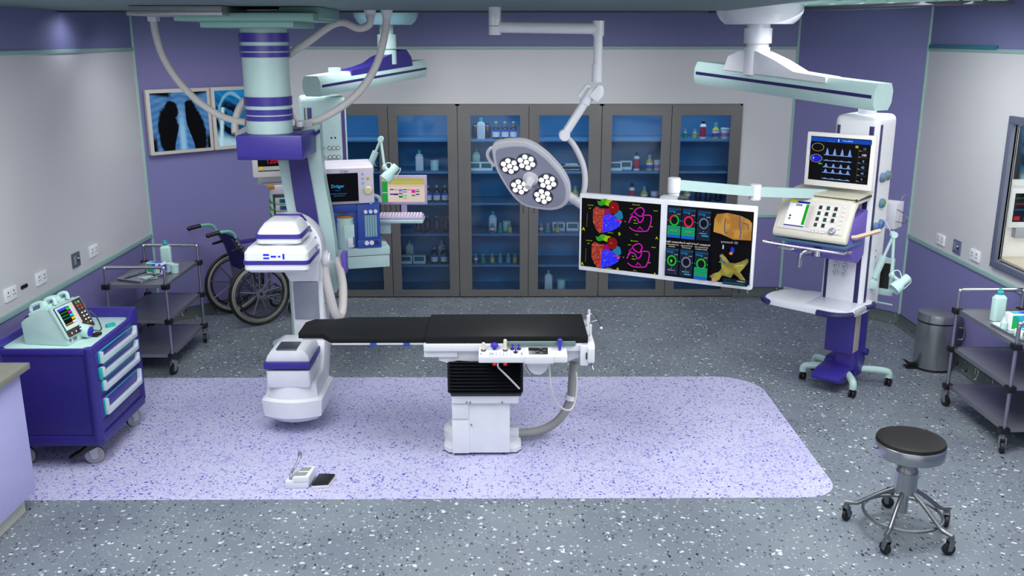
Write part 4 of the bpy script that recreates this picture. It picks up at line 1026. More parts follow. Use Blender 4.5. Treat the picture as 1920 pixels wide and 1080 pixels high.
# ventilator on the pendant
p = at(1532, 400, 6.60)
t = thing('ventilator', 'cream and violet ventilator with keypad and small lit screen, in front of the right pendant', 'ventilator', (2.66, 6.97, 1.0), RZ)
VM = Matrix.Translation((-.115, 0, 0))
def VB(): return MB(VM)
m_ = VB(); m_.prism([(-.20, .44), (-.20, .10), (-.30, .05), (-.42, .10), (-.53, .20), (-.50, .40)], 'x', -.20, .27, .015); m_.build('body', violet, t)
fr = [(-.60, .235), (-.615, .255), (-.61, .29), (-.485, .515), (-.45, .535), (-.21, .555), (-.21, .51), (-.42, .50), (-.47, .45), (-.56, .24)]
m_ = VB(); m_.prism(fr, 'x', -.265, .285, .012); m_.build('front_shell', cream, t)
VB().prism([(-.475, .540), (-.215, .562), (-.215, .578), (-.475, .556)], 'x', -.245, .30, .005).build('lid', pm('lid_cream', '#BDB8A6', .45), t)
VB().box(.283, .29, -.49, -.21, .530, .548, .002).build('gasket', blackm, t)
fa = atan2(.515 - .29, .61 - .485); FM = VM @ Matrix.Translation((.01, (-.61 - .485) / 2 - .002, (.29 + .515) / 2)) @ Matrix.Rotation(-(pi / 2 - fa), 4, 'X')
FM = VM @ Matrix.Translation((.01, -.5475 - .004, .4025 + .003)) @ Matrix.Rotation(-(radians(90) - fa), 4, 'X')
S = Scr(.50, .235, FM, '#C9C4BE'); S.mats[0] = pm('facia_beige', '#CDC8C0', .45)
S.rect(.10, .14, .40, .86, pm('lcd_white', '#DDE4F2', .3, emis=.35)); S.rect(.10, .10, .40, .135, '#1B1FA8'); S.rect(.22, .865, .40, .93, '#1B1FA8'); S.rect(.10, .87, .20, .95, '#B8B81C'); S.rect(.355, .17, .40, .85, '#12B422')
S.rect(.20, .76, .30, .84, '#9CA8B0'); S.rect(.145, .40, .175, .46, '#303C38'); S.rect(.145, .30, .175, .37, '#24A050')
S.rect(.42, .12, .48, .82, pm('facia_pinkish', '#BFB4B4', .45)); S.rect(.51, .05, .86, .92, pm('facia_light', '#D2CDCC', .45))
for c_ in range(3):
    for r_ in range(4):
        if c_ == 2 and r_ == 3: continue
        x = .55 + c_ * .115; y = .74 - r_ * .19
        S.rect(x, y, x + .048, y + .12, [pm('key_dark', '#1A2420', .4), pm('key_green', '#0C4A1C', .4)][(c_ + r_) % 2]); S.rect(x + .055, y + .02, x + .08, y + .10, paper)
for k in range(7): S.ell(.93, .90 - k * .14, .012, .03, paper)
for k in range(5): S.ell(.52 + k * .05, .0, .012, .025, paper)
S.build('control_panel', t)
MB(FM).lathe([(.026, 0), (.026, .012), (.020, .022), (.014, .024)], (.17, 0, -.095), 20, d=(0, -1, 0)).build('rotary_knob', pm('knob_silver', '#A8ACB8', .25, .5), t)
VB().tube([(-.31, -.56, .18), (-.31, -.64, .19), (-.26, -.655, .19), (.25, -.655, .19), (.30, -.62, .19), (.31, -.54, .18)], .010, 10, 3).tube([(-.22, -.60, .165), (-.20, -.63, .16), (-.10, -.63, .16), (-.08, -.60, .165)], .008, 8, 3).build('grab_rail', chrome, t)
VB().box(-.26, .29, -.60, -.30, .205, .225, .004).build('tray', pm('tray_blue_grey', '#3F6480', .4), t)
VB().tube([(.02, -.52, .15), (-.02, -.58, .145), (-.04, -.60, .11), (-.04, -.60, .03)], .018, 12).lathe([(.034, .0), (.03, .05)], (.04, -.50, .11), 16).build('exhaust_port', chrome, t)
MB(VM).tube([(.27, -.47, .27), (.30, -.46, .275), (.38, -.24, .30)], .0165, 4, 0).build('arm_rest', peach, t)

# exam lamps (two of one kind)
def exam_lamp(label, base, elbow, wrist, head, hd_dir, bracket=None):
    t = thing('examination_lamp', label, 'lamp', base, 0, 'jointed mint examination lamps')
    b, e, w_, h = Vector(base), Vector(elbow), Vector(wrist), Vector(head); hd_dir = Vector(hd_dir).normalized()
    m_ = W(); m_.box(b.x - .03, b.x + .03, b.y - .03, b.y + .03, b.z - .05, b.z + .01, .004); m_.cyl(b, b + Vector((0, 0, .03)), .02); m_.build('bracket', mint, t)
    m_ = W(); m_.cyl(b, e, .011, n=10); q = (e - b); m_.cyl(b + q * .08, b + q * .55, .026, n=8); m_.build('lower_arm', mint, t)
    W().cyl(e, w_, .011, n=10).build('upper_arm', mint, t)
    W().cyl(e + Vector((0, -.02, 0)), e + Vector((0, .02, 0)), .024, n=18).build('elbow_joint', bottlem, t)
    W().ball(w_, .022, sc=(1, 1, 1.2)).cyl(w_, h - hd_dir * -.0 + Vector((0, 0, .02)), .014, n=10).build('wrist_joint', mint, t)
    W().lathe([(.030, -.085), (.033, -.08), (.033, -.015), (.046, .01), (.050, .062), (.047, .062), (.034, .02)], h, 24, d=hd_dir).build('lamp_shade', bottlem, t)
    s_ = hd_dir.cross(Vector((0, 1, 0))).normalized()
    W().tube([h - hd_dir * .09 - s_ * -.03, h - hd_dir * .075 + s_ * .046, h - hd_dir * .01 + s_ * .05, h + s_ * .04], .004, 8, 3).build('handle', bottlem, t)
    W().tube([w_, w_ + Vector((.02, 0, .035)), w_ + Vector((.055, 0, .03)), h + Vector((.01, 0, .05))], .004, 6).build('cable', bottlem, t)
    return t
exam_lamp('pale mint jointed lamp on the right pendant, head pointing down left', at(1636, 528, 6.85), at(1676, 440, 6.85), at(1672, 516, 6.80), at(1687, 533, 6.78), (-.75, -.2, -.6))
# paper folder rack behind
p = at(1650, 515, 7.05)
t = thing('clipboard', 'mint clipboard frame hanging behind the right pendant column', 'clipboard', p, radians(-38))
MB().prism([(-.10, -.13), (.10, -.13), (.10, .14), (-.10, .14)], 'y', -.012, .012, .004).build('frame', mint, t)
MB().box(-.08, .075, -.015, -.011, -.10, .10).build('sheet', blackm, t)
MB().box(.0, .11, -.03, .0, -.15, -.11, .003).build('clip', mint, t)
MB().cyl((-.05, 0, -.22), (.12, -.02, -.22), .008).build('rod', mint, t)
p = at(1678, 402, 7.15)
t = thing('wire_holder', 'white box with bent wire loops on the right pendant, by the purple wall', 'holder', p, radians(-42))
MB().box(-.13, .04, -.10, .06, -.10, .10, .004).build('box', pm('holder_grey', '#C4C4CC', .45), t)
MB().tube([(.0, -.05, .06), (.12, -.15, .04), (.15, -.165, .0), (.12, -.15, -.03), (.0, -.05, -.04)], .0035, 6, 4).build('wire', steel, t)
m_ = W(); m_.tube([at(1681, 437, 7.1), at(1687, 400, 7.12), at(1690, 375, 7.15), at(1697, 366, 7.18), at(1702, 375, 7.2), at(1701, 395, 7.2)], .0035, 6, 5); m_.tube([at(1661, 415, 7.0), at(1672, 438, 6.95)], .003, 5, 0); m_.build('wire', steel_d, t)

# ---------- double display ----------
c0, c1 = at(1086, 433, 6.2), at(1413, 468, 5.65)
c = (c0 + c1) / 2; an = atan2(c1.y - c0.y, c1.x - c0.x); wd = (Vector((c1.x, c1.y)) - Vector((c0.x, c0.y))).length
t = thing('double_display', 'wide white two-screen display hanging from a mint arm over the operating table', 'display', (c.x, c.y, c.z - .27), an)
MB().box(-wd / 2, wd / 2, .0, .055, .005, .53, .008).build('housing', white, t)
MB().box(-.05, .05, .05, .13, .2, .545, .01).build('rear_mount', greyl, t)
for k in range(4): MB().cyl((wd / 2 - .012, -.001, .04 + k * .022), (wd / 2 - .012, -.003, .04 + k * .022), .005, n=10).build('button', grey, t)
sw = wd / 2 - .035; sh_ = .465
S = Scr(sw, sh_, T(-wd / 4 - .002, -.001, .268), '#000102')
redn = bpy.data.materials.new('heart_red'); redn.use_nodes = True; t_ = redn.node_tree; b_ = t_.nodes['Principled BSDF']; b_.inputs['Base Color'].default_value = (.01, 0, 0, 1)
t_.links.new(mixc(t_, noise(t_, coords(t_), 70, 4).sm(.45, .62), '#8C140C', '#C8501C').k, b_.inputs['Emission Color']); b_.inputs['Emission Strength'].default_value = .58; b_.inputs['Roughness'].default_value = .5
blun = bpy.data.materials.new('heart_blue'); blun.use_nodes = True; t_ = blun.node_tree; b_ = t_.nodes['Principled BSDF']; b_.inputs['Base Color'].default_value = (0, 0, .01, 1)
t_.links.new(mixc(t_, noise(t_, coords(t_), 90, 3).sm(.5, .7), '#1414F0', '#3C50FF').k, b_.inputs['Emission Color']); b_.inputs['Emission Strength'].default_value = .65; b_.inputs['Roughness'].default_value = .5
for oy in (.51, .0):
    Y_ = lambda v: oy + v
    S.face([(x, Y_(y)) for x, y in ((.15, .34), (.19, .385), (.25, .36), (.35, .36), (.35, .24), (.28, .22), (.285, .02), (.24, .0), (.19, .06), (.15, .16))], redn)
    S.face([(x, Y_(y)) for x, y in ((.30, .36), (.37, .37), (.39, .28), (.34, .24), (.29, .27))], em('#A01470', .7))
    S.face([(x, Y_(y)) for x, y in ((.28, .24), (.33, .29), (.42, .28), (.46, .22), (.52, .20), (.50, .13), (.40, .05), (.28, .01))], blun)
    S.face([(x, Y_(y)) for x, y in ((.42, .28), (.48, .36), (.52, .34), (.535, .27), (.53, .235), (.47, .22))], em('#1C84BC', .8))
    S.face([(x, Y_(y)) for x, y in ((.43, .225), (.50, .225), (.53, .21), (.51, .17), (.50, .20), (.44, .205))], em('#D81C78', .8))
    S.ell(.42, Y_(.385), .065, .09, em('#8C1010', .8))
    S.ell(.30, Y_(.46), .055, .045, em('#4CB414', .8)); S.ell(.25, Y_(.43), .04, .03, em('#2CA828', .8)); S.face([(x, Y_(y)) for x, y in ((.30, .42), (.33, .49), (.40, .485), (.36, .45), (.35, .40))], em('#A0D014', .8))
    S.line([(.28, Y_(.01)), (.28, Y_(.24)), (.35, Y_(.225)), (.38, Y_(.26))], .004, '#D01CC0')
    pk = '#E01CC8'
    S.line([tuple((a, Y_(b))) for a, b, _ in [tuple(q) for q in cr([(.61, .19, 0), (.65, .28, 0), (.71, .27, 0), (.74, .21, 0), (.78, .24, 0), (.79, .30, 0), (.74, .30, 0), (.70, .33, 0), (.68, .37, 0), (.72, .41, 0), (.77, .42, 0), (.80, .37, 0), (.78, .32, 0), (.88, .32, 0), (.885, .22, 0), (.86, .13, 0), (.84, .10, 0), (.76, .085, 0), (.68, .09, 0), (.62, .13, 0)], 4)]], .007, pk)
    S.line([(.73, Y_(.11)), (.75, Y_(.15)), (.79, Y_(.11))], .006, pk)
    for q in ((.62, .25, .66, .31), (.63, .30, .68, .36)): S.line([(q[0], Y_(q[1])), (q[2], Y_(q[3]))], .004, pk)
    g = '#A8D018'
    for tx, x, y, h in (('Ant', .22, .45, .018), ('ventricular', .12, .39, .016), ('wall', .11, .345, .016), ('A', .035, .02, .05), ('B', .50, .0, .045), ('Myocardium', .70, .45, .016), ('aorta', .64, .39, .016), ('septum', .94, .39, .016),
                        ('left', .69, .23, .018), ('atrium', .70, .19, .018), ('RV', .90, .16, .018), ('LV', .57, .20, .016), ('posterior', .39, .02, .016), ('50 ms', .72, .03, .014), ('RA', .51, .18, .014), ('A', .97, .0, .04)):
        S.text(tx, x, Y_(y), h, '#D8D020' if h > .03 else g)
    S.text('LV', .33, Y_(.12), .018, '#9CC8FF'); S.text('PA', .41, Y_(.385), .016, '#E8B040')
    S.line([(.08, Y_(.08)), (.085, Y_(.28))], .002, '#A87818')
S.build('screen', t, label='left screen with two coloured heart models and magenta outlines')
S = Scr(sw, sh_, T(wd / 4 + .006, -.001, .268), '#010102')
def card(x, y0, y1, ring, foot, arc=None, w_=.158):
    S.rect(x, y0, x + w_, y1, '#16233C'); S.rect(x + .005, y1 - .04, x + w_, y1 - .022, '#15506E'); S.rect(x + .01, y1 - .075, x + w_ * .6, y1 - .05, '#1260A0')
    cx = x + w_ * .5; cy = y1 - .185
    S.ell(cx, cy, .068, .095, '#060A14'); S.ring(cx, cy, .058, .08, .68, ring)
    if arc: S.ring(cx, cy, .058, .08, .68, arc, 90, 190, 10)
    for a in (0, 90, 180, 270): S.ell(cx + .075 * cos(radians(a)), cy + .105 * sin(radians(a)), .005, .007, '#24C0D8')
    S.text('Reset', x + w_ - .03, y1 - .10, .016, '#C8C8C8', True); S.text('Good signal', cx, y1 - .325, .015, '#D0D0D0', True)
    if foot == 'g':
        for k in range(4): S.rect(x, y0 + .04 + k * .032, x + w_, y0 + .068 + k * .032, '#17A070')
        S.rect(x, y0, x + w_, y0 + .038, '#1464D0')
    elif foot == 'c': S.rect(x + w_ * .4, y1 - .36, x + w_ - .02, y1 - .345, '#28B4D8')
    else: S.line([(x + .02, y0 + .06), (x + .06, y0 + .09), (x + w_ - .03, y0 + .06), (x + w_ - .03, y0 + .02)], .003, '#6C30B0')
card(.01, .555, .98, '#16B030', 'g', '#E01C38'); card(.185, .555, .98, '#E8204C', 'g'); card(.365, .555, .975, '#5C7488', 'c')
card(.01, .03, .42, '#14B81C', 'p'); card(.185, .03, .42, '#707484', 'c'); card(.365, .02, .42, '#1CB42C', 'g')
S.ell(.09, .235, .015, .025, '#8C8CA4')
S.text('Occlusion Tool II: Dye Confirmation Algor', .275, .495, .026, '#F0E8E4', True)
for k, tx in enumerate(('C) Confirmation of', 'B) Contrast dye', 'A) Occlusion with')): S.text(tx, .09 + k * .175, .462, .018, '#E8E0DC', True)
for k, tx in enumerate(('occlusion', 'shown in PV', 'device occlusion')): S.text(tx, .09 + k * .175, .435, .018, '#E8E0DC', True)
an3 = bpy.data.materials.new('anatomy_amber'); an3.use_nodes = True; t_ = an3.node_tree; b_ = t_.nodes['Principled BSDF']; b_.inputs['Base Color'].default_value = (.01, .01, 0, 1)
t_.links.new(mixc(t_, noise(t_, coords(t_), 14, 4).sm(.4, .62), '#A87018', '#C89030').k, b_.inputs['Emission Color']); b_.inputs['Emission Strength'].default_value = .58
an4 = bpy.data.materials.new('anatomy_olive'); an4.use_nodes = True; t_ = an4.node_tree; b_ = t_.nodes['Principled BSDF']; b_.inputs['Base Color'].default_value = (.01, .01, 0, 1)
t_.links.new(mixc(t_, noise(t_, coords(t_), 22, 4).sm(.4, .62), '#7C7018', '#A09838').k, b_.inputs['Emission Color']); b_.inputs['Emission Strength'].default_value = .58
S.face([(.57, .70), (.575, .88), (.60, .945), (.72, .97), (.86, .95), (.97, .90), (1.0, .86), (1.0, .63), (.80, .62), (.66, .68)], an3)
for pts in (((.70, .90), (.695, .82), (.70, .72), (.73, .70)), ((.86, .95), (.86, .84), (.88, .72), (.87, .64)), ((.90, .85), (.95, .84), (.96, .77))): S.line([tuple(q[:2]) for q in cr([(a, b, 0) for a, b in pts], 4)], .009, '#6A6480')
S.ell(.73, .86, .02, .04, '#C87C28')
S.text('3D Anatomy', .76, .565, .032, '#A8ACB4', True); S.ell(.80, .475, .022, .045, '#1838D8'); S.ell(.785, .43, .02, .02, '#E88C28'); S.rect(.685, .48, .70, .535, '#C0D8F0')
bor = [(.66, .385), (.69, .41), (.73, .37), (.78, .30), (.84, .30), (.90, .33), (.97, .38), (.985, .34), (.94, .25), (.90, .19), (.98, .07), (.96, .02), (.88, .12), (.83, .16), (.80, .10), (.70, .12), (.67, .05), (.62, .02), (.56, .09), (.60, .13), (.66, .16), (.69, .21), (.68, .30)]
S.face([(.775 + (x - .775) * 1.05, .22 + (y - .22) * 1.06) for x, y in bor], em('#3E4454', .8)); S.face(bor, an4)
S.line([(.67, .37), (.69, .32), (.74, .28)], .008, '#3048B0'); S.rect(.655, .29, .69, .31, '#18A030'); S.line([(.85, .27), (.93, .29)], .004, '#D8D4B8')
S.ell(.61, -.0 + .035, .028, .03, '#C88C78'); S.rect(.71, .0, .995, .085, '#0C1E34'); S.line([(.72 + i * .02, .02 + .012 * (i % 2)) for i in range(13)], .003, '#1C9C7C'); S.text('navigation', .92, .055, .02, '#C8D0D8', True)
S.build('screen', t, label='right screen with ring dials, mirrored text and anatomy models')
# arm
m_ = W(); a0 = at(1264, 346, 6.12); a1 = at(1416, 359, 6.5); a2 = at(1490, 370, 6.78)
m_.cyl(a0 + Vector((0, 0, -.055)), a0 + Vector((0, 0, .045)), .042, n=28, bev=.004); m_.cyl(a0 + Vector((0, 0, -.075)), a0 + Vector((0, 0, -.055)), .037, n=24)
m_.build('arm_joint', white, t); m_ = W(); m_.cyl(a1 + Vector((0, 0, -.06)), a1 + Vector((0, 0, .05)), .041, n=28, bev=.004)
m_.build('arm_joint', white, t)
def flatbar(mb, p, q, w_, h):
    d = (q - p).normalized(); s_ = d.cross(Vector((0, 0, 1))).normalized() * w_
    mb.loft([[x + s_ + Vector((0, 0, h)), x - s_ + Vector((0, 0, h)), x - s_ - Vector((0, 0, h)), x + s_ - Vector((0, 0, h))] for x in (p, q)])
m_ = W(); flatbar(m_, a0, a1, .022, .034); flatbar(m_, a1, Vector((2.53, 6.90, a2.z)), .022, .034); m_.build('arm', mint, t)
m_ = W(); m_.box(a0.x - .09, a0.x + .09, a0.y - .045, a0.y + .045, a0.z - .092, a0.z - .075, .006)
for sx in (-.05, .05): m_.cyl((a0.x + sx, a0.y, a0.z - .077), (a0.x + sx, a0.y, a0.z - .068), .014)
m_.build('mount_plate', pm('mount_olive', '#3C4038', .45), t)
m_ = W(); m_.cyl((a0.x, a0.y + .0, a0.z - .15), (a0.x, a0.y, a0.z - .085), .03); m_.build('mount_neck', greyl, t)

# ---------- left pendant ----------
LZ = radians(15); OL = Vector((-1.50, 7.85, 0))
t = thing('medical_pendant', 'mint medical pendant column hanging from a striped arm, behind the x-ray machine', 'medical pendant', (OL.x, OL.y, .80), LZ)
A0 = at(584, 162, 7.42); A1 = at(786, 128, 8.95)
d, s, u = arm(t, A0, A1, .155, .17, mint)
dx, dy = -1.02, 8.42
W().lathe([(.22, 2.75), (.25, 2.78), (.275, 2.82), (.28, 2.918)], (dx, dy, 0), 40).build('ceiling_dome', pm('dome_aqua', '#8CB8C0', .3), t)
m_ = W(); m_.cyl((dx, dy, 2.66), (dx, dy, 2.76), .06, n=24); m_.cyl((dx, dy, 2.55), (dx, dy, 2.67), .082, n=24); m_.cyl((dx, dy, 2.50), (dx, dy, 2.56), .055, n=24); m_.cyl((dx, dy, 2.42), (dx, dy, 2.54), .08, n=24); m_.build('ceiling_tube', mint, t)
mid = A0 + d * ((Vector((dx, dy, 0)) - A0).dot(d) / (1 - d.z * d.z))
hood(t, Vector((dx, dy, mid.z)), -d, s, u, [(-.32, -.02), (-.30, .06), (-.22, .13), (-.05, .12), (.15, .09), (.28, .05), (.45, .03), (.66, .02), (.67, -.02)], .07, .07, purple_d)
q = A0 + d * .32; W().cyl((q.x, q.y, q.z + .05), (q.x, q.y, q.z + .115), .05).build('arm_cap', mint, t)
m_ = MB(); m_.box(-.18, .18, -.17, .17, .45, 1.385, .04, seg=4); m_.cyl((0, 0, 1.37), (.0, 0, 1.46), .055); m_.build('column', mint, t)
for x, w_ in ((-.115, .017), (.15, .014)): MB().box(x - w_, x + w_, -.1735, -.168, .50, 1.30 if x < 0 else 1.28, .001).build('column_stripe', pm('stripe_violet', '#3C246C', .4), t)
MB().box(-.155, -.148, -.172, -.166, .50, 1.3, .001).build('column_stripe', blackm, t)
for z in (.844, .771):
    for x in (-.04, -.005, .05, .085, .12): MB().cyl((x - .02, -.168, z + .13), (x - .02, -.178, z + .13), .016, n=16, m=grey).cyl((x - .02, -.176, z + .13), (x - .02, -.1795, z + .13), .009, n=12).build('gas_outlet', white, t)
for x in (-.06, -.03, .05, .08): MB().cyl((x, -.168, 1.056), (x, -.172, 1.056), .008, n=12).build('gas_hole', blackm, t)
for x in (-.08, .07):
    for z in (1.137, 1.095):
        for dx2, dz in ((-.012, .01), (.012, .01), (0, -.012)): MB().cyl((x + dx2, -.168, z + dz), (x + dx2, -.1712, z + dz), .004, n=8).build('socket_hole', greyl, t)
MB().box(-.12, .45, -.45, -.0, .02, .12, .006).box(-.12, .455, -.455, -.0, .125, .19, .006).box(-.12, .30, -.2, .05, .1, .5, .01).build('drawer_console', mint, t)
# anaesthesia machine
t = thing('anaesthesia_machine', 'anaesthesia machine with black screen above a navy housing, left of the cabinets', 'anaesthesia machine', (OL.x - .045, OL.y, .99), LZ)
MB().box(.0, .405, -.43, -.18, .0, .37, .006).build('rear_case', navy, t)
m_ = MB(); m_.box(.0, .42, -.455, -.18, .30, .365, .006); m_.box(.245, .425, -.47, -.18, .0, .36, .006); m_.box(.235, .43, -.48, -.2, .0, .07, .006); m_.box(-.02, .25, -.33, -.19, .0, .34); m_.build('housing', navy, t)
MB().box(.30, .40, -.474, -.468, .09, .27, .002).build('flow_tubes', pipe, t)
for k in range(5): MB().cyl((.31 + k * .02, -.478, .10), (.31 + k * .02, -.478, .265), .004, n=8).build('flow_tube', pm('tube_glass', '#9CC4CC', .15), t)
for z, r in ((.30, .015), (.045, .018)):
    for k in range(3): MB().cyl((.31 + k * .04, -.468, z), (.31 + k * .04, -.495, z), r, n=16).build('knob', stripe if (k == 2 and z < .1) else white, t)
m_ = MB(); m_.lathe([(.07, 0), (.075, .01), (.075, .21), (.068, .22), (.072, .225), (.072, .25)], (.150, -.40, .0), 28); m_.box(.13, .215, -.485, -.45, .02, .20, .005); m_.build('canister', bottlem, t)
MB().cyl((.150, -.40, .248), (.150, -.40, .268), .07, n=28, bev=.004).build('canister_lid', orange, t, label='amber lid')
MB().box(.155, .20, -.51, -.48, .02, .09, .006).build('canister_tap', white, t); MB().box(.202, .212, -.49, -.482, .03, .10, .002).build('canister_mark', navy, t)
MB().lathe([(.06, 0), (.065, .01), (.065, .20), (.05, .22)], (-.02, -.37, .0), 24).build('canister', bottlem, t)
MB().box(-.05, .17, -.43, -.40, .27, .31, .003).build('bracket', mint, t)
m_ = MB(); m_.prism([(-.49, .37), (-.49, .655), (-.46, .67), (-.20, .69), (-.20, .37)], 'x', -.06, .385, .012); m_.build('monitor_case', pinkw, t)
MB().prism([(-.44, .660), (-.38, .678), (-.20, .682), (-.20, .655)], 'x', -.05, .37, .01).build('top_cover', bottlem, t)
S = Scr(.27, .225, T(.125, -.492, .505), '#020308')
S.text('Dräger', .40, .50, .115, '#28A8F0'); S.text('Primus 2.01', .40, .39, .028, '#1C78C0'); S.text('Anaesthesia workstation starting', .42, .27, .03, '#2098E0'); S.text('please wait a moment', .44, .20, .03, '#2098E0')
S.build('screen', t, label='black screen with blue lettering')
S = Scr(.44, .28, T(.165, -.4915, .512), '#000000'); S.mats[0] = pinkw; S.k = 1
S.text('Dräger', .48, .905, .06, bluep); S.rect(.115, -.0, .72, .07, pm('softkeys_grey', '#9C98A0', .4))
for cx, cy, m in ((.80, .83, '#7CB8E0'), (.80, .70, '#7CB8E0'), (.80, .57, '#7CB8E0'), (.89, .70, '#C8A818'), (.93, .0, '#7CB8E0')): S.rect(cx - .022, cy - .035, cx + .022, cy + .035, pm('key_' + m[1:], m, .4))
del S.F[0], S.I[0]; S.build('key_field', t)
MB().lathe([(.034, 0), (.034, .018), (.026, .028), (.02, .028)], (.335, -.492, .475), 24, d=(0, -1, 0)).build('rotary_knob', pm('knob_cream', '#D8D4A8', .4), t)
MB().tube([(.385, -.40, .42), (.43, -.40, .40), (.44, -.40, .36)], .016, 6).build('side_handle', mint, t)

# keyboard tray and monitor
p = at(753, 401, 7.85)
t = thing('keyboard_tray', 'mint arm with slim tray in front of the cabinets, beside the anaesthesia machine', 'tray', (p.x, 7.85, p.z - .06), 0)
m_ = MB(); m_.box(-.195, .19, -.12, .10, .0, .028, .008); m_.build('tray', mint, t)
MB().box(-.40, -.09, -.06, .02, -.10, .02, .006).build('arm', mint, t)
t = thing('keyboard', 'pale lilac keyboard lying on the mint tray', 'keyboard', (p.x, 7.83, p.z - .0315), 0)
MB().prism([(-.08, 0), (.07, 0), (.07, .028), (-.08, .015)], 'x', -.19, .185, .003).build('base', lilacp, t)
m_ = MB()
for r_ in range(4):
    for k in range(14): m_.box(-.18 + k * .0255, -.18 + k * .0255 + .02, -.065 + r_ * .03, -.04 + r_ * .03, .016 + r_ * .005, .026 + r_ * .005, .002)
m_.build('keys', pinkw, t)
p2 = at(756, 357, 7.92)
t = thing('computer_monitor', 'small monitor with colourful schedule page on the mint tray by the cabinets', 'monitor', (p2.x, 7.95, p.z - .031), 0)
hz = p2.z - (p.z - .031)
MB().box(-.20, .20, -.012, .02, hz - .125, hz + .125, .006).build('housing', lilacp, t)
MB().box(-.025, .025, .0, .02, .0, hz - .1, .004).box(-.07, .07, -.03, .05, .0, .012, .003).build('stand', lilacp, t)
S = Scr(.36, .205, T(0, -.0125, hz), em('#E8D8C8', .85))
S.rect(0, .72, 1, 1, '#C8B860'); S.rect(.05, .90, .95, .95, '#8CB878'); S.rect(0, 0, .13, .86, '#22A048'); S.rect(0, .38, .12, .41, '#C0E0B8'); S.rect(.13, .66, 1, .68, '#D89CB0')
for x, y, w_, h, c_ in ((.18, .50, .09, .05, '#4C30C0'), (.28, .50, .09, .03, '#6C8CC8'), (.39, .44, .09, .10, '#7088D8'), (.49, .50, .09, .04, '#3020A0'), (.59, .50, .09, .04, '#C078B8'), (.69, .38, .09, .14, '#E818C0'), (.79, .50, .09, .03, '#7060B0'),
    (.18, .30, .10, .06, '#4828B0'), (.28, .29, .10, .07, '#3C1898'), (.39, .33, .09, .06, '#5858C8'), (.39, .18, .09, .09, '#1C9020'), (.49, .41, .09, .03, '#3828A8'), (.49, .14, .09, .03, '#C8A828'), (.69, .25, .09, .06, '#28A028'), (.79, .42, .09, .04, '#30189C'), (.79, .30, .09, .05, '#40209C'), (.49, .2, .09, .12, '#A8C4DC')): S.rect(x, y, x + w_, y + h, em(c_, .85))
S.build('screen', t)
exam_lamp('pale mint jointed lamp rising behind the anaesthesia machine', at(693, 312, 7.66), at(714, 261, 7.66), at(721, 314, 7.60), at(731, 326, 7.56), (-.6, -.25, -.7))

# left monitor + infusion pumps
p = at(515, 300, 7.85)
t = thing('patient_monitor', 'white monitor with coloured traces and red numbers, half hidden behind the curved arm', 'monitor', (p.x + .02, 7.85, 1.46), radians(20))
MB().box(-.20, .24, -.02, .06, .06, .42, .01).build('housing', white_warm, t)
MB().box(-.17, .20, .0, .12, .0, .06, .006).prism([(-.16, .02), (.20, .02), (.20, -.07), (-.02, -.07)], 'y', .0, .12, .004).build('base', greyl, t)
S = Scr(.36, .27, T(.02, -.021, .245), '#04060C')
S.rect(0, .0, 1, .02, '#1C2C38'); S.rect(0, .03, 1, .15, '#A0A8A4'); S.ell(.06, .10, .045, .06, '#D8B818')
S.line([(.03 + i * .02, .62 + .03 * (i % 3)) for i in range(48)], .008, '#3CA878'); S.line([(.03 + i * .02, .48 + .04 * ((i * 7) % 3)) for i in range(48)], .008, '#B8B038'); S.line([(.03 + i * .02, .80 + .03 * ((i * 5) % 3)) for i in range(48)], .008, '#1C8878')
S.text('120/80', .38, .24, .13, '#E01818'); S.text('98', .80, .24, .13, '#E01818')
S.build('screen', t)
p = at(532, 378, 7.85)
for k in range(3):
    z = at(530, 376 + 13 * k, 7.85).z
    t = thing('infusion_pump', 'white infusion pump with teal display, ' + ['top', 'middle', 'bottom'][k] + ' of the stack behind the curved arm', 'pump', (p.x, 7.85, z - .030), radians(15), 'infusion pumps behind the curved arm')
    MB().box(-.07, .16, -.03, .088, .002, .058, .006).build('housing', pm('pump_white', '#C4BEBE', .45), t)
    MB().box(-.035, .13, -.032, -.029, .014, .050).build('display', em('#14807C', .5), t)
    MB().box(-.02, .07, -.034, -.032, .022, .042).build('digits', em('#3040A0', .5), t)
    MB().tube([(-.115, -.0, .045), (-.11, .0, .025), (-.10, .0, .015), (-.07, .0, .015)], .008, 8).build('clamp', greenp, t)
t = thing('pump_stand', 'mint pump stand with white top box and amber knob, behind the curved arm', 'stand', (p.x, 7.85, .9), radians(15)); tz = at(530, 355, 7.85).z - .9
MB().box(-.10, .18, .09, .13, .0, tz + .03, .004).box(-.11, -.085, .0, .089, .05, tz, .004).build('post', mint, t)
tz = at(530, 355, 7.85).z - .9; MB().box(-.10, .18, -.03, .088, tz - .036, tz + .036, .006).build('top_box', pinkw, t)
MB().box(-.12, -.07, -.045, -.0, tz + .01, tz + .042, .004).build('knob', orange, t)
MB().cyl((0.03, .11, -.895), (.03, .11, .02), .025).lathe([(.20, -.899), (.20, -.87), (.03, -.85)], (.03, .11, 0), 24).build('pole', mint, t)

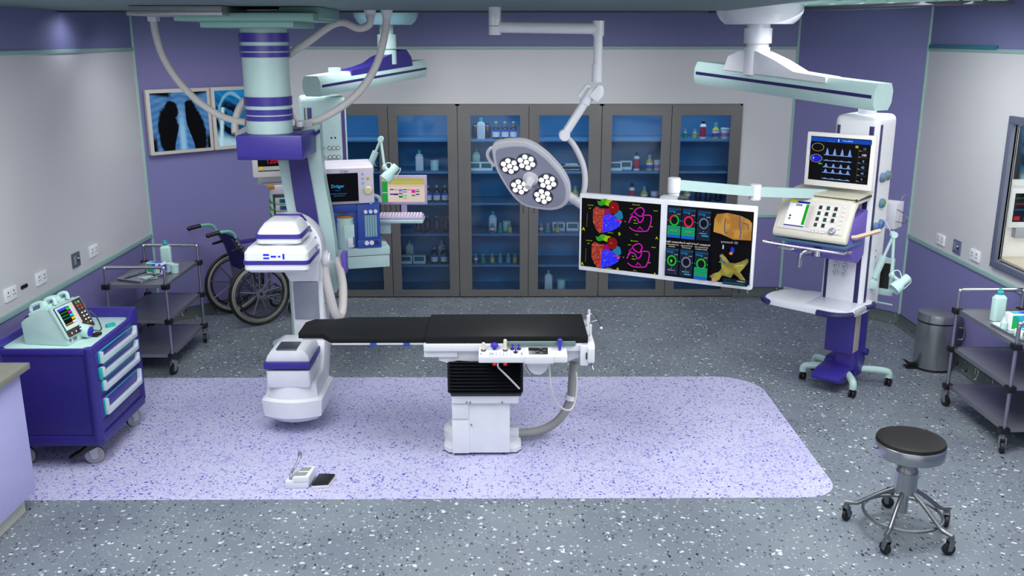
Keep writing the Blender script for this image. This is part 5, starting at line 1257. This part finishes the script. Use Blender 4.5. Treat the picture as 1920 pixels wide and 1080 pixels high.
# ================= TROLLEYS =================
def trolley(label, x0, x1, y0, y1, group):
    cx, cy = (x0 + x1) / 2, (y0 + y1) / 2; hx, hy = (x1 - x0) / 2, (y1 - y0) / 2
    t = thing('instrument_trolley', label, 'trolley', (cx, cy, 0), 0, group)
    for z in (.165, .455, .745):
        m_ = MB(); m_.box(-hx + .01, hx - .01, -hy + .01, hy - .01, z - .004, z + .002)
        for a in ((-hx + .005, hx - .005, -hy + .003, -hy + .010), (-hx + .005, hx - .005, hy - .010, hy - .003), (-hx + .003, -hx + .010, -hy + .005, hy - .005), (hx - .010, hx - .003, -hy + .005, hy - .005)):
            m_.box(a[0], a[1], a[2], a[3], z - .022, z + .006)
        m_.build('shelf', steel_d, t)
        for sx in (-1, 1):
            for sy in (-1, 1): MB().box(sx * hx - .028, sx * hx + .028, sy * hy - .028 + .0, sy * hy + .028, z - .03, z + .012, .005).build('corner_clamp', blackm, t)
    for sy in (-1, 1):
        y = sy * hy
        MB().tube([(-hx, y, .10), (-hx, y, .5), (-hx, y, .87), (-hx + .02, y, .89), (hx - .02, y, .89), (hx, y, .87), (hx, y, .5), (hx, y, .10)], .0125, 12, 0).build('post_frame', tube_grey, t)
        MB().cyl((-hx + .015, y, .892), (hx - .015, y, .892), .0135, n=14).ball((hx - .004, y, .886), .0165).ball((-hx + .004, y, .886), .0165).build('handle', chrome, t)
    for sx in (-1, 1):
        for sy in (-1, 1): caster(t, sx * hx, sy * hy, .04, radians(70 if sy < 0 else 100), wheelm=black, w_=.03, top=.125, fork=grey, px=.012)
    return t
trolley('three-shelf steel trolley at the left wall behind the violet drawer cart', -3.16, -2.69, 7.215, 8.045, 'steel trolleys')
trolley('three-shelf steel trolley cut off by the right frame edge, beside the pedal bin', 3.268, 3.735, 5.68, 6.495, 'steel trolleys')
ZS = .7475
def tray(label, cx, cy, w_, d_, rz, z):
    t = thing('instrument_tray', label, 'tray', (cx, cy, z), rz)
    o = rrect(-w_, w_, -d_, d_, .02); i = rrect(-w_ + .015, w_ - .015, -d_ + .015, d_ - .015, .012)
    MB().loft([[(x * .94, y * .94, 0) for x, y in o], [(x, y, .018) for x, y in o], [(x, y, .018) for x, y in i], [(x * .94, y * .94, .003) for x, y in i]]).build('tray', chrome, t)
    return t
tray('shallow chrome tray with syringes on the left trolley', -2.95, 7.50, .13, .20, radians(-22), ZS)
for k in range(5):
    o = thing('syringe', 'thin pale teal syringe lying in the left chrome tray', 'syringe', (-2.93 + k * .016, 7.40 + k * .012, ZS + .010), radians(-35), 'syringes in the left tray')
    MB().cyl((-.05, 0, 0), (.04, 0, 0), .006, n=8).build('barrel', bottlem, o); MB().cyl((.04, 0, 0), (.07, 0, 0), .002, n=6).cyl((-.07, 0, 0), (-.05, 0, 0), .003, n=6).build('plunger', paper, o)
for k, (dx, dy) in enumerate(((.0, .0), (.02, .02), (-.02, .03), (.03, -.01))):
    o = thing('surgical_clamp', 'small steel surgical clamp lying in the left chrome tray', 'clamp', (-2.89 + dx, 7.56 + dy, ZS + .010), radians(20 + 25 * k), 'clamps in the left tray')
    MB().cyl((-.05, -.006, 0), (.04, .004, 0), .003, n=6).cyl((-.05, .006, 0), (.04, -.004, .003), .003, n=6).build('blades', peach if k == 1 else steel, o); MB().torus((-.058, .01, 0), .010, .0025, n=14, k=5).build('ring', steel, o); MB().torus((-.058, -.01, 0), .010, .0025, n=14, k=5).build('ring', steel, o)
def smallbottle(label, loc):
    t = thing('dropper_bottle', label, 'bottle', loc); MB().lathe([(.02, 0), (.022, .004), (.022, .05), (.01, .062), (.009, .085)], n=16).build('body', bottlem, t); MB().cyl((0, 0, .06), (0, 0, .075), .012).build('cap', paper, t); return t
def glove(label, loc, rz): return proto('gbox', label, 'box', loc, rz)
glove('white box with green and blue print on the left trolley, under the mint bottle', (-2.90, 7.62, ZS + .004), radians(-12))
smallbottle('small pale bottle with pointed tip before the printed box on the left trolley', (-2.865, 7.53, ZS + .02))
for k, (x, y) in enumerate(((-2.80, 7.66), (-2.75, 7.62))):
    t = thing('tumbler', ['pale mint cup touching the printed box on the left trolley', 'pale mint cup nearest the right edge of the left trolley'][k], 'cup', (x, y, ZS), 0, 'mint cups on the left trolley')
    MB().lathe([(.028, 0), (.031, .004), (.033, .07), (.029, .07), (.027, .01)], n=24).build('body', bottlem, t); MB().lathe([(.034, .062), (.0345, .074), (.02, .076)], n=24).build('lid', bottlem, t)
def tallb(label, loc, s_=1.0):
    t = thing('plastic_bottle', label, 'bottle', loc, radians(8))
    m_ = MB(); m_.prism(rrect(-.045, .045, -.03, .03, .02), 'z', 0, .165, .008, seg=3); m_.loft([[(x, y, .155) for x, y in rrect(-.044, .044, -.029, .029, .02)], [(x, y, .175) for x, y in rrect(-.036, .036, -.025, .025, .018)], [(x, y, .185) for x, y in rrect(-.018, .018, -.016, .016, .014)]]); m_.cyl((0, 0, .18), (0, 0, .20), .013); m_.build('body', bottlem, t)
    MB().lathe([(.020, .186), (.022, .19), (.022, .205), (.014, .212), (.014, .222), (.010, .226)], n=20).build('cap', teal, t); return t
tallb('mint bottle with teal cap standing on the left trolley by the rear rail', (-2.90, 7.86, ZS))
tallb('mint bottle with teal cap standing on the right trolley', (3.415, 6.22, ZS))
tray('shallow chrome tray under the printed boxes on the right trolley', 3.475, 5.93, .16, .20, radians(4), ZS)
g1 = glove('white box with green and blue print standing in the right chrome tray', (3.475, 6.0, ZS + .004), radians(3)); g1.scale = (1.6, 1, 1.3)
g1 = glove('second green and blue box lying flat before the standing one, right tray', (3.47, 5.86, ZS + .004), radians(3)); g1.scale = (1.5, 1, .45)
smallbottle('small clear bottle at the left end of the right chrome tray', (3.34, 5.99, ZS + .005))

# ================= DRAWER CART =================
t = thing('drawer_cart', 'dark violet drawer cart on casters with pale drawer handles, at the left edge', 'cart', (-2.83, 5.84, 0))
xa, xb, ya, yb = -3.13, -2.54, 5.475, 6.21
m_ = W()
m_.prism(rrect(xa, xb, ya, yb, .035, 5), 'z', .22, .775, .004)
m_.prism(rrect(xa - .012, xb + .012, ya - .012, yb + .012, .04, 5), 'z', .165, .228, .008)
for yy in (ya + .02, yb - .02):
    for xx in (xa + .02, xb - .02): m_.cyl((xx, yy, .2), (xx, yy, .80), .035, n=18)
m_.build('body', purple_d, t)
m_ = W()
m_.box(xa - .01, xb + .01, ya - .01, ya + .012, .765, .805, .006); m_.box(xa - .01, xb + .01, yb - .02, yb + .01, .765, .86, .008)
m_.prism([(ya, .765), (yb, .765), (yb, .855), (yb - .05, .85), (yb - .12, .806), (ya, .80)], 'x', xb - .02, xb + .008, .003)
m_.box(xa - .01, xa + .02, ya, yb, .765, .84, .006); m_.build('top_rim', purple, t)
W().box(xa + .015, xb - .02, ya + .01, yb - .02, .775, .792, .002).build('top_tray', bottlem, t)
hy0, hy1 = 5.56, 6.13
for k, (zt_, zb_) in enumerate(((.765, .665), (.665, .575), (.575, .485), (.455, .325))):
    W().box(xb - .01, xb + .006, ya + .05, yb - .03, zb_ + .006, zt_ - .002, .003).build('drawer', purple, t)
    d_ = list(t.children)[-1]
    x = xb + .006; a, b = zb_ + .012, zt_ - .012
    u_ = [(hy0, b), (hy0 + .018, b), (hy0 + .022, a + .040), (hy0 + .035, a + .030), (hy1 - .04, a + .030), (hy1 - .022, a + .045), (hy1 - .018, b), (hy1, b), (hy1, a + .012), (hy1 - .012, a), (hy0, a)]
    W().prism(u_, 'x', x, x + .028, .003).build('handle', pm('handle_pale', '#BCCBD2', .4), d_)
    m2 = W(); m2.box(x, x + .012, hy0 - .006, hy0, a, b, .002).box(x, x + .007, hy0 + .02, hy1 - .02, b - .004, b + .002, .001)
    if k == 1: m2.box(x, x + .02, hy0 - .022, hy0 - .006, a - .01, b, .003)
    m2.build('handle_edge', teal, d_)
W().box(xb - .008, xb + .004, ya + .05, yb - .03, .24, .31, .003).build('kick_panel', purple_d, t)
for x, y, r in ((-2.635, 5.57, 20), (-2.615, 6.17, 60), (-3.07, 5.57, 5), (-3.07, 6.12, 30)):
    Ml = Matrix.Identity(4)
    c_ = caster(t, x + 2.83, y - 5.84, .058, radians(r), fork=greyl, wheelm=pm('castor_grey_tyre', '#8C8E96', .45), hub=chrome, w_=.034, top=.166, px=-.01)
    M = T(x + 2.83, y - 5.84, 0, radians(r))
    MB(M).lathe([(.060, -.006), (.060, .006)], (0, 0, .058), 24, d=(0, 1, 0)).build('tread', blackm, c_)
    if y < 5.7: MB(M).prism([(-.075, .075), (-.14, .055), (-.15, .065), (-.08, .10), (-.04, .13), (.02, .145), (.03, .12), (-.02, .10)], 'y', -.03, .03, .004).build('brake_lever', blackm, c_)

# defibrillator on the cart
t = thing('defibrillator', 'pale mint defibrillator with colourful lit screen standing on the violet cart', 'defibrillator', (-2.84, 5.73, .7925), radians(-8))
# front faces +x, slightly turned; side profile in x-z
m_ = MB(); pr = [(-.14, 0), (.15, 0), (.15, .035), (.14, .05), (.055, .225), (.03, .235), (-.12, .165), (-.15, .14)]
m_.prism(pr, 'y', -.15, .15, .010); m_.prism([(.145, .035), (.160, .045), (.068, .24), (.045, .235)], 'y', -.155, .155, .006)
m_.build('case', mint, t)
for y in (-.06, .075):
    m_ = MB(Matrix.Translation((0, y, 0)))
    m_.prism([(-.12, .165), (.02, .225), (.02, .25), (-.12, .19)], 'y', -.05, .05, .008)
    m_.tube([(-.13, 0, .19), (-.12, 0, .225), (-.05, 0, .25), (-.04, 0, .215)], .012, 8, 4); m_.tube([(-.02, 0, .235), (-.02, 0, .265), (.03, 0, .28), (.04, 0, .24)], .012, 8, 4)
    m_.box(-.05, -.015, -.03, .03, .20, .262, .01); m_.build('paddle', bottlem, t)
fa = atan2(.195, .092)
FM = Matrix.Translation((.114 + .0045, 0, .1425 + .002)) @ Matrix.Rotation(radians(90), 4, 'Z') @ Matrix.Rotation(-(radians(90) - fa), 4, 'X')
S = Scr(.285, .20, FM, '#000'.ljust(7, '0')); S.mats[0] = pm('panel_dark_brown', '#3A342C', .5)
S.rect(.03, .22, .62, .98, bottlem); S.rect(.56, .25, .66, .98, pm('panel_pink', '#D8C4C4', .5)); S.rect(.10, .30, .50, .90, em('#04060A', .9))
S.rect(.08, .84, .42, .92, em('#4848F0', .9)); S.rect(.10, .27, .50, .34, em('#F4F6FA', .95))
for k, c_ in enumerate(('#18E828', '#E018C8', '#20D8E8', '#F0D810', '#F4F4F8')): S.rect(.38 if k < 4 else .36, .79 - k * .11, .50, .87 - k * .11, em(c_, .95))
for k, c_ in enumerate(('#1C8C1C', '#1C8C1C', '#1C8484', '#B89818')): S.line([(.10 + i * .018, .76 - k * .125 + .025 * ((i * 3 + k) % 3)) for i in range(15)], .018, em(c_, .8))
for k, c_ in enumerate(('#38A048', '#A8A4A0', '#B85418', '#C03028', '#2C6CA8', '#B85418')): S.rect(.72 + (k % 2) * .10, .85 - (k // 2) * .11, .79 + (k % 2) * .10, .92 - (k // 2) * .11, pm('btn_' + c_[1:], c_, .4))
for k in range(8): S.rect(.74 + (k % 2) * .11, .50 - (k // 2) * .12, .80 + (k % 2) * .11, .545 - (k // 2) * .12, paper if k != 6 else orange)
S.rect(.35, .02, .68, .16, pm('panel_navy', '#242058', .4))
for k in range(4): S.ell(.10 + k * .16, .09, .02, .03, paper)
S.build('screen_panel', t)
MB().cyl((.13, .02, .055), (.20, .02, .045), .042, n=24, bev=.004).build('connector_housing', bottlem, t); MB().cyl((.2, .02, .045), (.203, .02, .0445), .033, n=24).build('connector_face', bluep, t, label='round blue connector face')
MB().cyl((.148, -.12, .03), (.152, -.12, .03), .012, n=16).box(.148, .152, -.09, -.05, .015, .045, .001).build('port', grey, t)
MB().tube([(.15, .10, .03), (.20, .12, .02), (.19, .16, .03), (.16, .165, .10), (.12, .16, .14)], .004, 6).box(.19, .23, .04, .10, .002, .02, .004).build('cable', blackm, t)
MB().tube([(-.14, -.05, .10), (-.18, -.06, .14), (-.15, -.05, .16)], .004, 6).build('rear_cable', blackm, t)
t = thing('scalpel_case', 'small teal plastic block lying on the violet cart top', 'case', (-2.615, 5.97, .7925), radians(55)); MB().box(-.03, .03, -.012, .012, 0, .022, .003).build('block', teal, t); MB().box(-.028, .028, .012, .016, .004, .018).build('edge', bottlem, t)

# ================= COUNTER (left edge) =================
t = thing('base_cabinet', 'lilac base cabinet with grey worktop cut off at the lower left', 'cabinet', (-3.0, 4.0, 0))
W().box(XL + .002, -2.72, 2.6, 4.98, .11, .845, .004).build('body', lilac, t)
W().box(XL + .002, -2.77, 2.6, 4.93, .0, .11).build('plinth', pm('plinth_grey', '#B4B4AC', .5), t)
W().box(XL + .002, -2.665, 2.58, 5.0, .85, .885, .004).build('worktop', greytop, t)

# ================= PEDAL BIN =================
t = thing('pedal_bin', 'round stainless steel pedal bin by the right wall', 'bin', (3.545, 7.34, 0))
MB().lathe([(.150, .0), (.150, .015), (.153, .02), (.153, .40), (.150, .402)], n=48).build('body', pm('bin_steel', '#A2A4AA', .28, .8), t)
MB().lathe([(.151, 0), (.1545, .004), (.1545, .018), (.15, .02)], n=48).lathe([(.1545, .400), (.1548, .402), (.1548, .410), (.153, .412)], n=48).build('rubber_ring', blackm, t)
MB().lathe([(.156, .412), (.156, .465), (.153, .475), (.12, .485), (.0, .488)], n=48).build('lid', pm('bin_steel', '#A2A4AA', .28, .8), t)
MB().tube([(.15, -.06, .36), (.19, -.07, .35), (.19, -.07, .27), (.15, -.06, .26)], .008, 8).box(.12, .20, -.03, .06, .2, .43, .01).build('hinge_handle', steel, t)
MB().prism([(-.26, .075), (-.24, .075), (-.20, .05), (-.15, .048), (-.12, .075), (-.11, .065), (-.14, .028), (-.20, .032), (-.23, .045)], 'y', -.05, .0, .003).prism([(-.24, .02), (-.13, .03), (-.10, .01), (-.22, .004)], 'y', -.05, .02, .002).build('pedal', blackm, t)

# ================= STOOL =================
t = thing('surgeon_stool', 'round black-topped chrome stool on five casters, right foreground', 'stool', (2.185, 4.66, 0))
Mz = Matrix.Translation((.0, -.02, 0)) @ Matrix.Rotation(radians(-6), 4, 'Y') @ Matrix.Rotation(radians(2), 4, 'X')
MB().lathe([(.165, .465), (.178, .47), (.180, .475), (.180, .535), (.177, .54)], n=56).build('seat_rim', pm('satin_steel', '#A4A8AE', .28, .9), t)
MB().lathe([(.175, .538), (.179, .545), (.174, .558), (.15, .566), (.0, .570)], n=56).build('seat', pm('black_leatherette', '#0E0D0C', .5, bump=.03, spec=.3), t)
MB().cyl((0, 0, .38), (0, 0, .47), .024, n=24).torus((0, 0, .435), .030, .006, m=blackm).lathe([(.055, .36), (.052, .385), (.036, .405), (.032, .43), (.024, .44)], n=28).build('spindle', steel, t)
MB().cyl((0, 0, .24), (0, 0, .375), .058, n=32, bev=.006).cyl((0, 0, .12), (0, 0, .25), .024, n=20).build('hub', pm('satin_steel2', '#9EA2A8', .3, .85), t)
MB().cyl((-.18, .0, .51), (-.195, .0, .51), .010).build('side_stud', grey, t)
ca = [(2.003, 4.46), (2.336, 4.425), (1.968, 4.80), (2.223, 4.955), (2.43, 4.75)]
# casters lie on one ring of 0.28 m
angs = [-128, -57, 152, 82, 12]
for a in angs:
    c_, s_ = cos(radians(a)), sin(radians(a)); q = lambda r, z: (r * c_, r * s_, z)
    MB().tube([q(.035, .265), q(.12, .21), q(.215, .135), q(.245, .118), q(.30, .112)], .012, 12, 4).build('leg', steel, t)
    caster(t, .285 * c_, .285 * s_, .034, radians(a + 60), fork=steel, wheelm=black, hub=pm('navy_hub', '#182C5C', .4), w_=.024, top=.105, px=.01)
MB().torus((0, 0, .115), .205, .009, n=48).build('foot_ring', steel, t)

# ================= WHEELCHAIR =================
t = thing('wheelchair', 'folded-back violet wheelchair with grey spoked wheels by the angled wall', 'wheelchair', (-2.49, 8.78, 0), radians(40))
rimg = pm('wheel_rim_grey', '#8E8C84', .5, .3); frm = pm('wheelchair_frame', '#8A8C9A', .3, .8); fabric = pm('violet_fabric', '#241C66', .7, bump=.1)
for sy in (-1, 1):
    y = sy * .27
    m_ = MB(); m_.torus((0, y, .31), .296, .014, (0, 1, 0), 56, 10)
    w_ = m_.build('wheel', black, t)
    MB().torus((0, y, .31), .270, .015, (0, 1, 0), 56, 8).torus((0, y + sy * .012, .31), .258, .009, (0, 1, 0), 56, 8).build('rim', rimg, w_)
    MB().torus((0, y + sy * .035, .31), .225, .0085, (0, 1, 0), 56, 8, black).build('push_ring', black, w_)
    m_ = MB()
    for k in range(9): 
        a = radians(40 * k + 8); m_.cyl((.03 * cos(a), y, .31 + .03 * sin(a)), (.26 * cos(a), y, .31 + .26 * sin(a)), .008, .007, n=8)
    for k in range(6): a = radians(60 * k + 20); m_.cyl((.225 * cos(a), y + sy * .035, .31 + .225 * sin(a)), (.255 * cos(a), y, .31 + .255 * sin(a)), .005, n=6)
    m_.build('spokes', frm, w_)
    MB().cyl((0, y - .03, .31), (0, y + .03, .31), .045, n=24).cyl((0, y - .04, .31), (0, y + .04, .31), .014, n=12, m=blackm).build('hub', frm, w_)
    m_ = MB(); yy = sy * .215
    m_.tube([(-.03, yy, .30), (-.04, yy, .5), (-.09, yy, .70), (-.17, yy, .86)], .012, 10, 3); m_.tube([(-.04, yy, .50), (.36, yy, .50), (.44, yy, .46), (.48, yy, .2)], .012, 10, 3)
    m_.tube([(-.03, yy, .26), (.40, yy, .24)], .011, 10, 0); m_.tube([(.34, yy, .5), (.34, yy, .18)], .011, 10, 0); m_.cyl((0, yy, .31), (0, y, .31), .012)
    m_.build('side_frame', frm, t)
    MB().tube([(-.17, yy, .86), (-.19, yy, .90), (-.23, yy, .925), (-.30, yy, .93), (-.33, yy, .927)], .015, 10, 4).build('handle_tube', pm('mint_tube', '#6CB098', .4), t)
    MB().cyl((-.32, yy, .928), (-.43, yy, .915), .019, n=14).ball((-.43, yy, .914), .022).build('grip', blackm, t)
    MB().cyl((-.21, yy, .74), (-.10, yy, .755), .013, n=10).ball((-.21, yy, .74), .013).build('brake_handle', blackm, t)
    MB().box(.0, .30, yy - .025, yy + .025, .70, .735, .012).build('armrest', pm('violet_armrest', '#332880', .5), t)
    MB().tube([(.02, yy, .50), (.02, yy, .71)], .010, 8, 0).tube([(.28, yy, .50), (.28, yy, .71)], .010, 8, 0).build('arm_support', frm, t)
    m_ = MB(); m_.torus((.40, sy * .20, .085), .073, .012, (0, 1, 0), 32, 8); m_.build('front_caster', black, t)
    MB().cyl((.40, sy * .20, .085), (.40, sy * .21, .25), .010, n=8).cyl((.40, sy * .18, .085), (.40, sy * .22, .085), .02).build('caster_fork', frm, t)
    MB().box(.46, .60, sy * .11 - .07, sy * .11 + .07, .12, .135, .006).build('footrest', blackm, t)
MB().loft([[(-.05, -.205, .50), (-.05, .205, .50), (-.03, .205, .50), (-.03, -.205, .50)], [(-.095, -.205, .70), (-.095, .205, .70), (-.075, .205, .70), (-.075, -.205, .70)], [(-.165, -.205, .86), (-.165, .205, .86), (-.145, .205, .86), (-.145, -.205, .86)]]).build('back_rest', fabric, t)
MB().box(-.02, .36, -.20, .20, .485, .515, .010).build('seat', fabric, t)
MB().loft([[(-.170, -.205, .83), (-.170, -.10, .83), (-.16, -.10, .83), (-.16, -.205, .83)], [(-.115, -.205, .72), (-.115, -.10, .72), (-.105, -.10, .72), (-.105, -.205, .72)]]).build('back_pocket', pm('pocket_grey', '#565866', .6), t)
MB().cyl((.1, -.21, .27), (.1, .21, .46), .010).cyl((.1, .21, .27), (.1, -.21, .46), .010).cyl((.38, -.21, .245), (.38, .21, .245), .009).build('cross_brace', frm, t)
for k in range(3): MB().cyl((-.160 + .018 * k, -.208, .83 - .035 * k), (-.162 + .018 * k, -.222, .83 - .035 * k), .008, n=10).build('rivet', paper, t)

# ================= CONTROL ROOM, seen through the window =================
yw_ = WIN[1] + .12
t = thing('x_ray_viewer', 'x-ray viewer with bluish film seen through the grey window, right frame edge', 'x-ray viewer', (4.08, yw_, 1.80), 0)
MB().box(-.28, .3, -.03, 0, -.24, .25, .004).build('housing', paper, t)
MB().box(-.25, .27, -.033, -.029, -.19, .21).build('radiograph', xray_mat(1), t)
t = thing('patient_monitor', 'white monitor with green, red and blue traces seen through the grey window', 'monitor', (4.10, yw_ - .0, 1.24), 0)
MB().box(-.27, .3, -.05, 0, 0, .30, .006).box(-.2, .2, -.06, 0, -.08, -.0, .004, greyl).build('housing', paper, t)
S = Scr(.50, .22, T(.015, -.0505, .155), '#030306')
for k, c_ in enumerate(('#1CA01C', '#C01C1C', '#1C8CC0')): S.line([(.02 + i * .02, .80 - k * .2 + .06 * ((i * 3) % 2)) for i in range(30)], .012, c_)
for k in range(3): S.rect(.02 + k * .15, .06, .11 + k * .15, .20, '#D82020')
S.build('screen', t)
t = thing('control_desk', 'pale beige desk top seen through the grey window', 'desk', (4.4, 6.2, .70), 0)
MB().box(-.60, .5, -1.0, .85, .28, .31, .004).box(-.58, -.55, -.9, .8, 0, .28).box(.45, .48, -.9, .8, 0, .28).build('desk_top', pm('desk_beige', '#D8C8B4', .5), t)
t = thing('downlight', 'small glowing round downlight in the ceiling above the right pendant wall', 'light', (3.27, 8.1, 2.90), 0)
MB().cyl((0, 0, 0), (0, 0, .019), .10, n=28).build('rim', greyl, t); MB().cyl((0, 0, -.004), (0, 0, 0), .085, n=28).build('lens', em('#D8FFF0', 2.5), t)
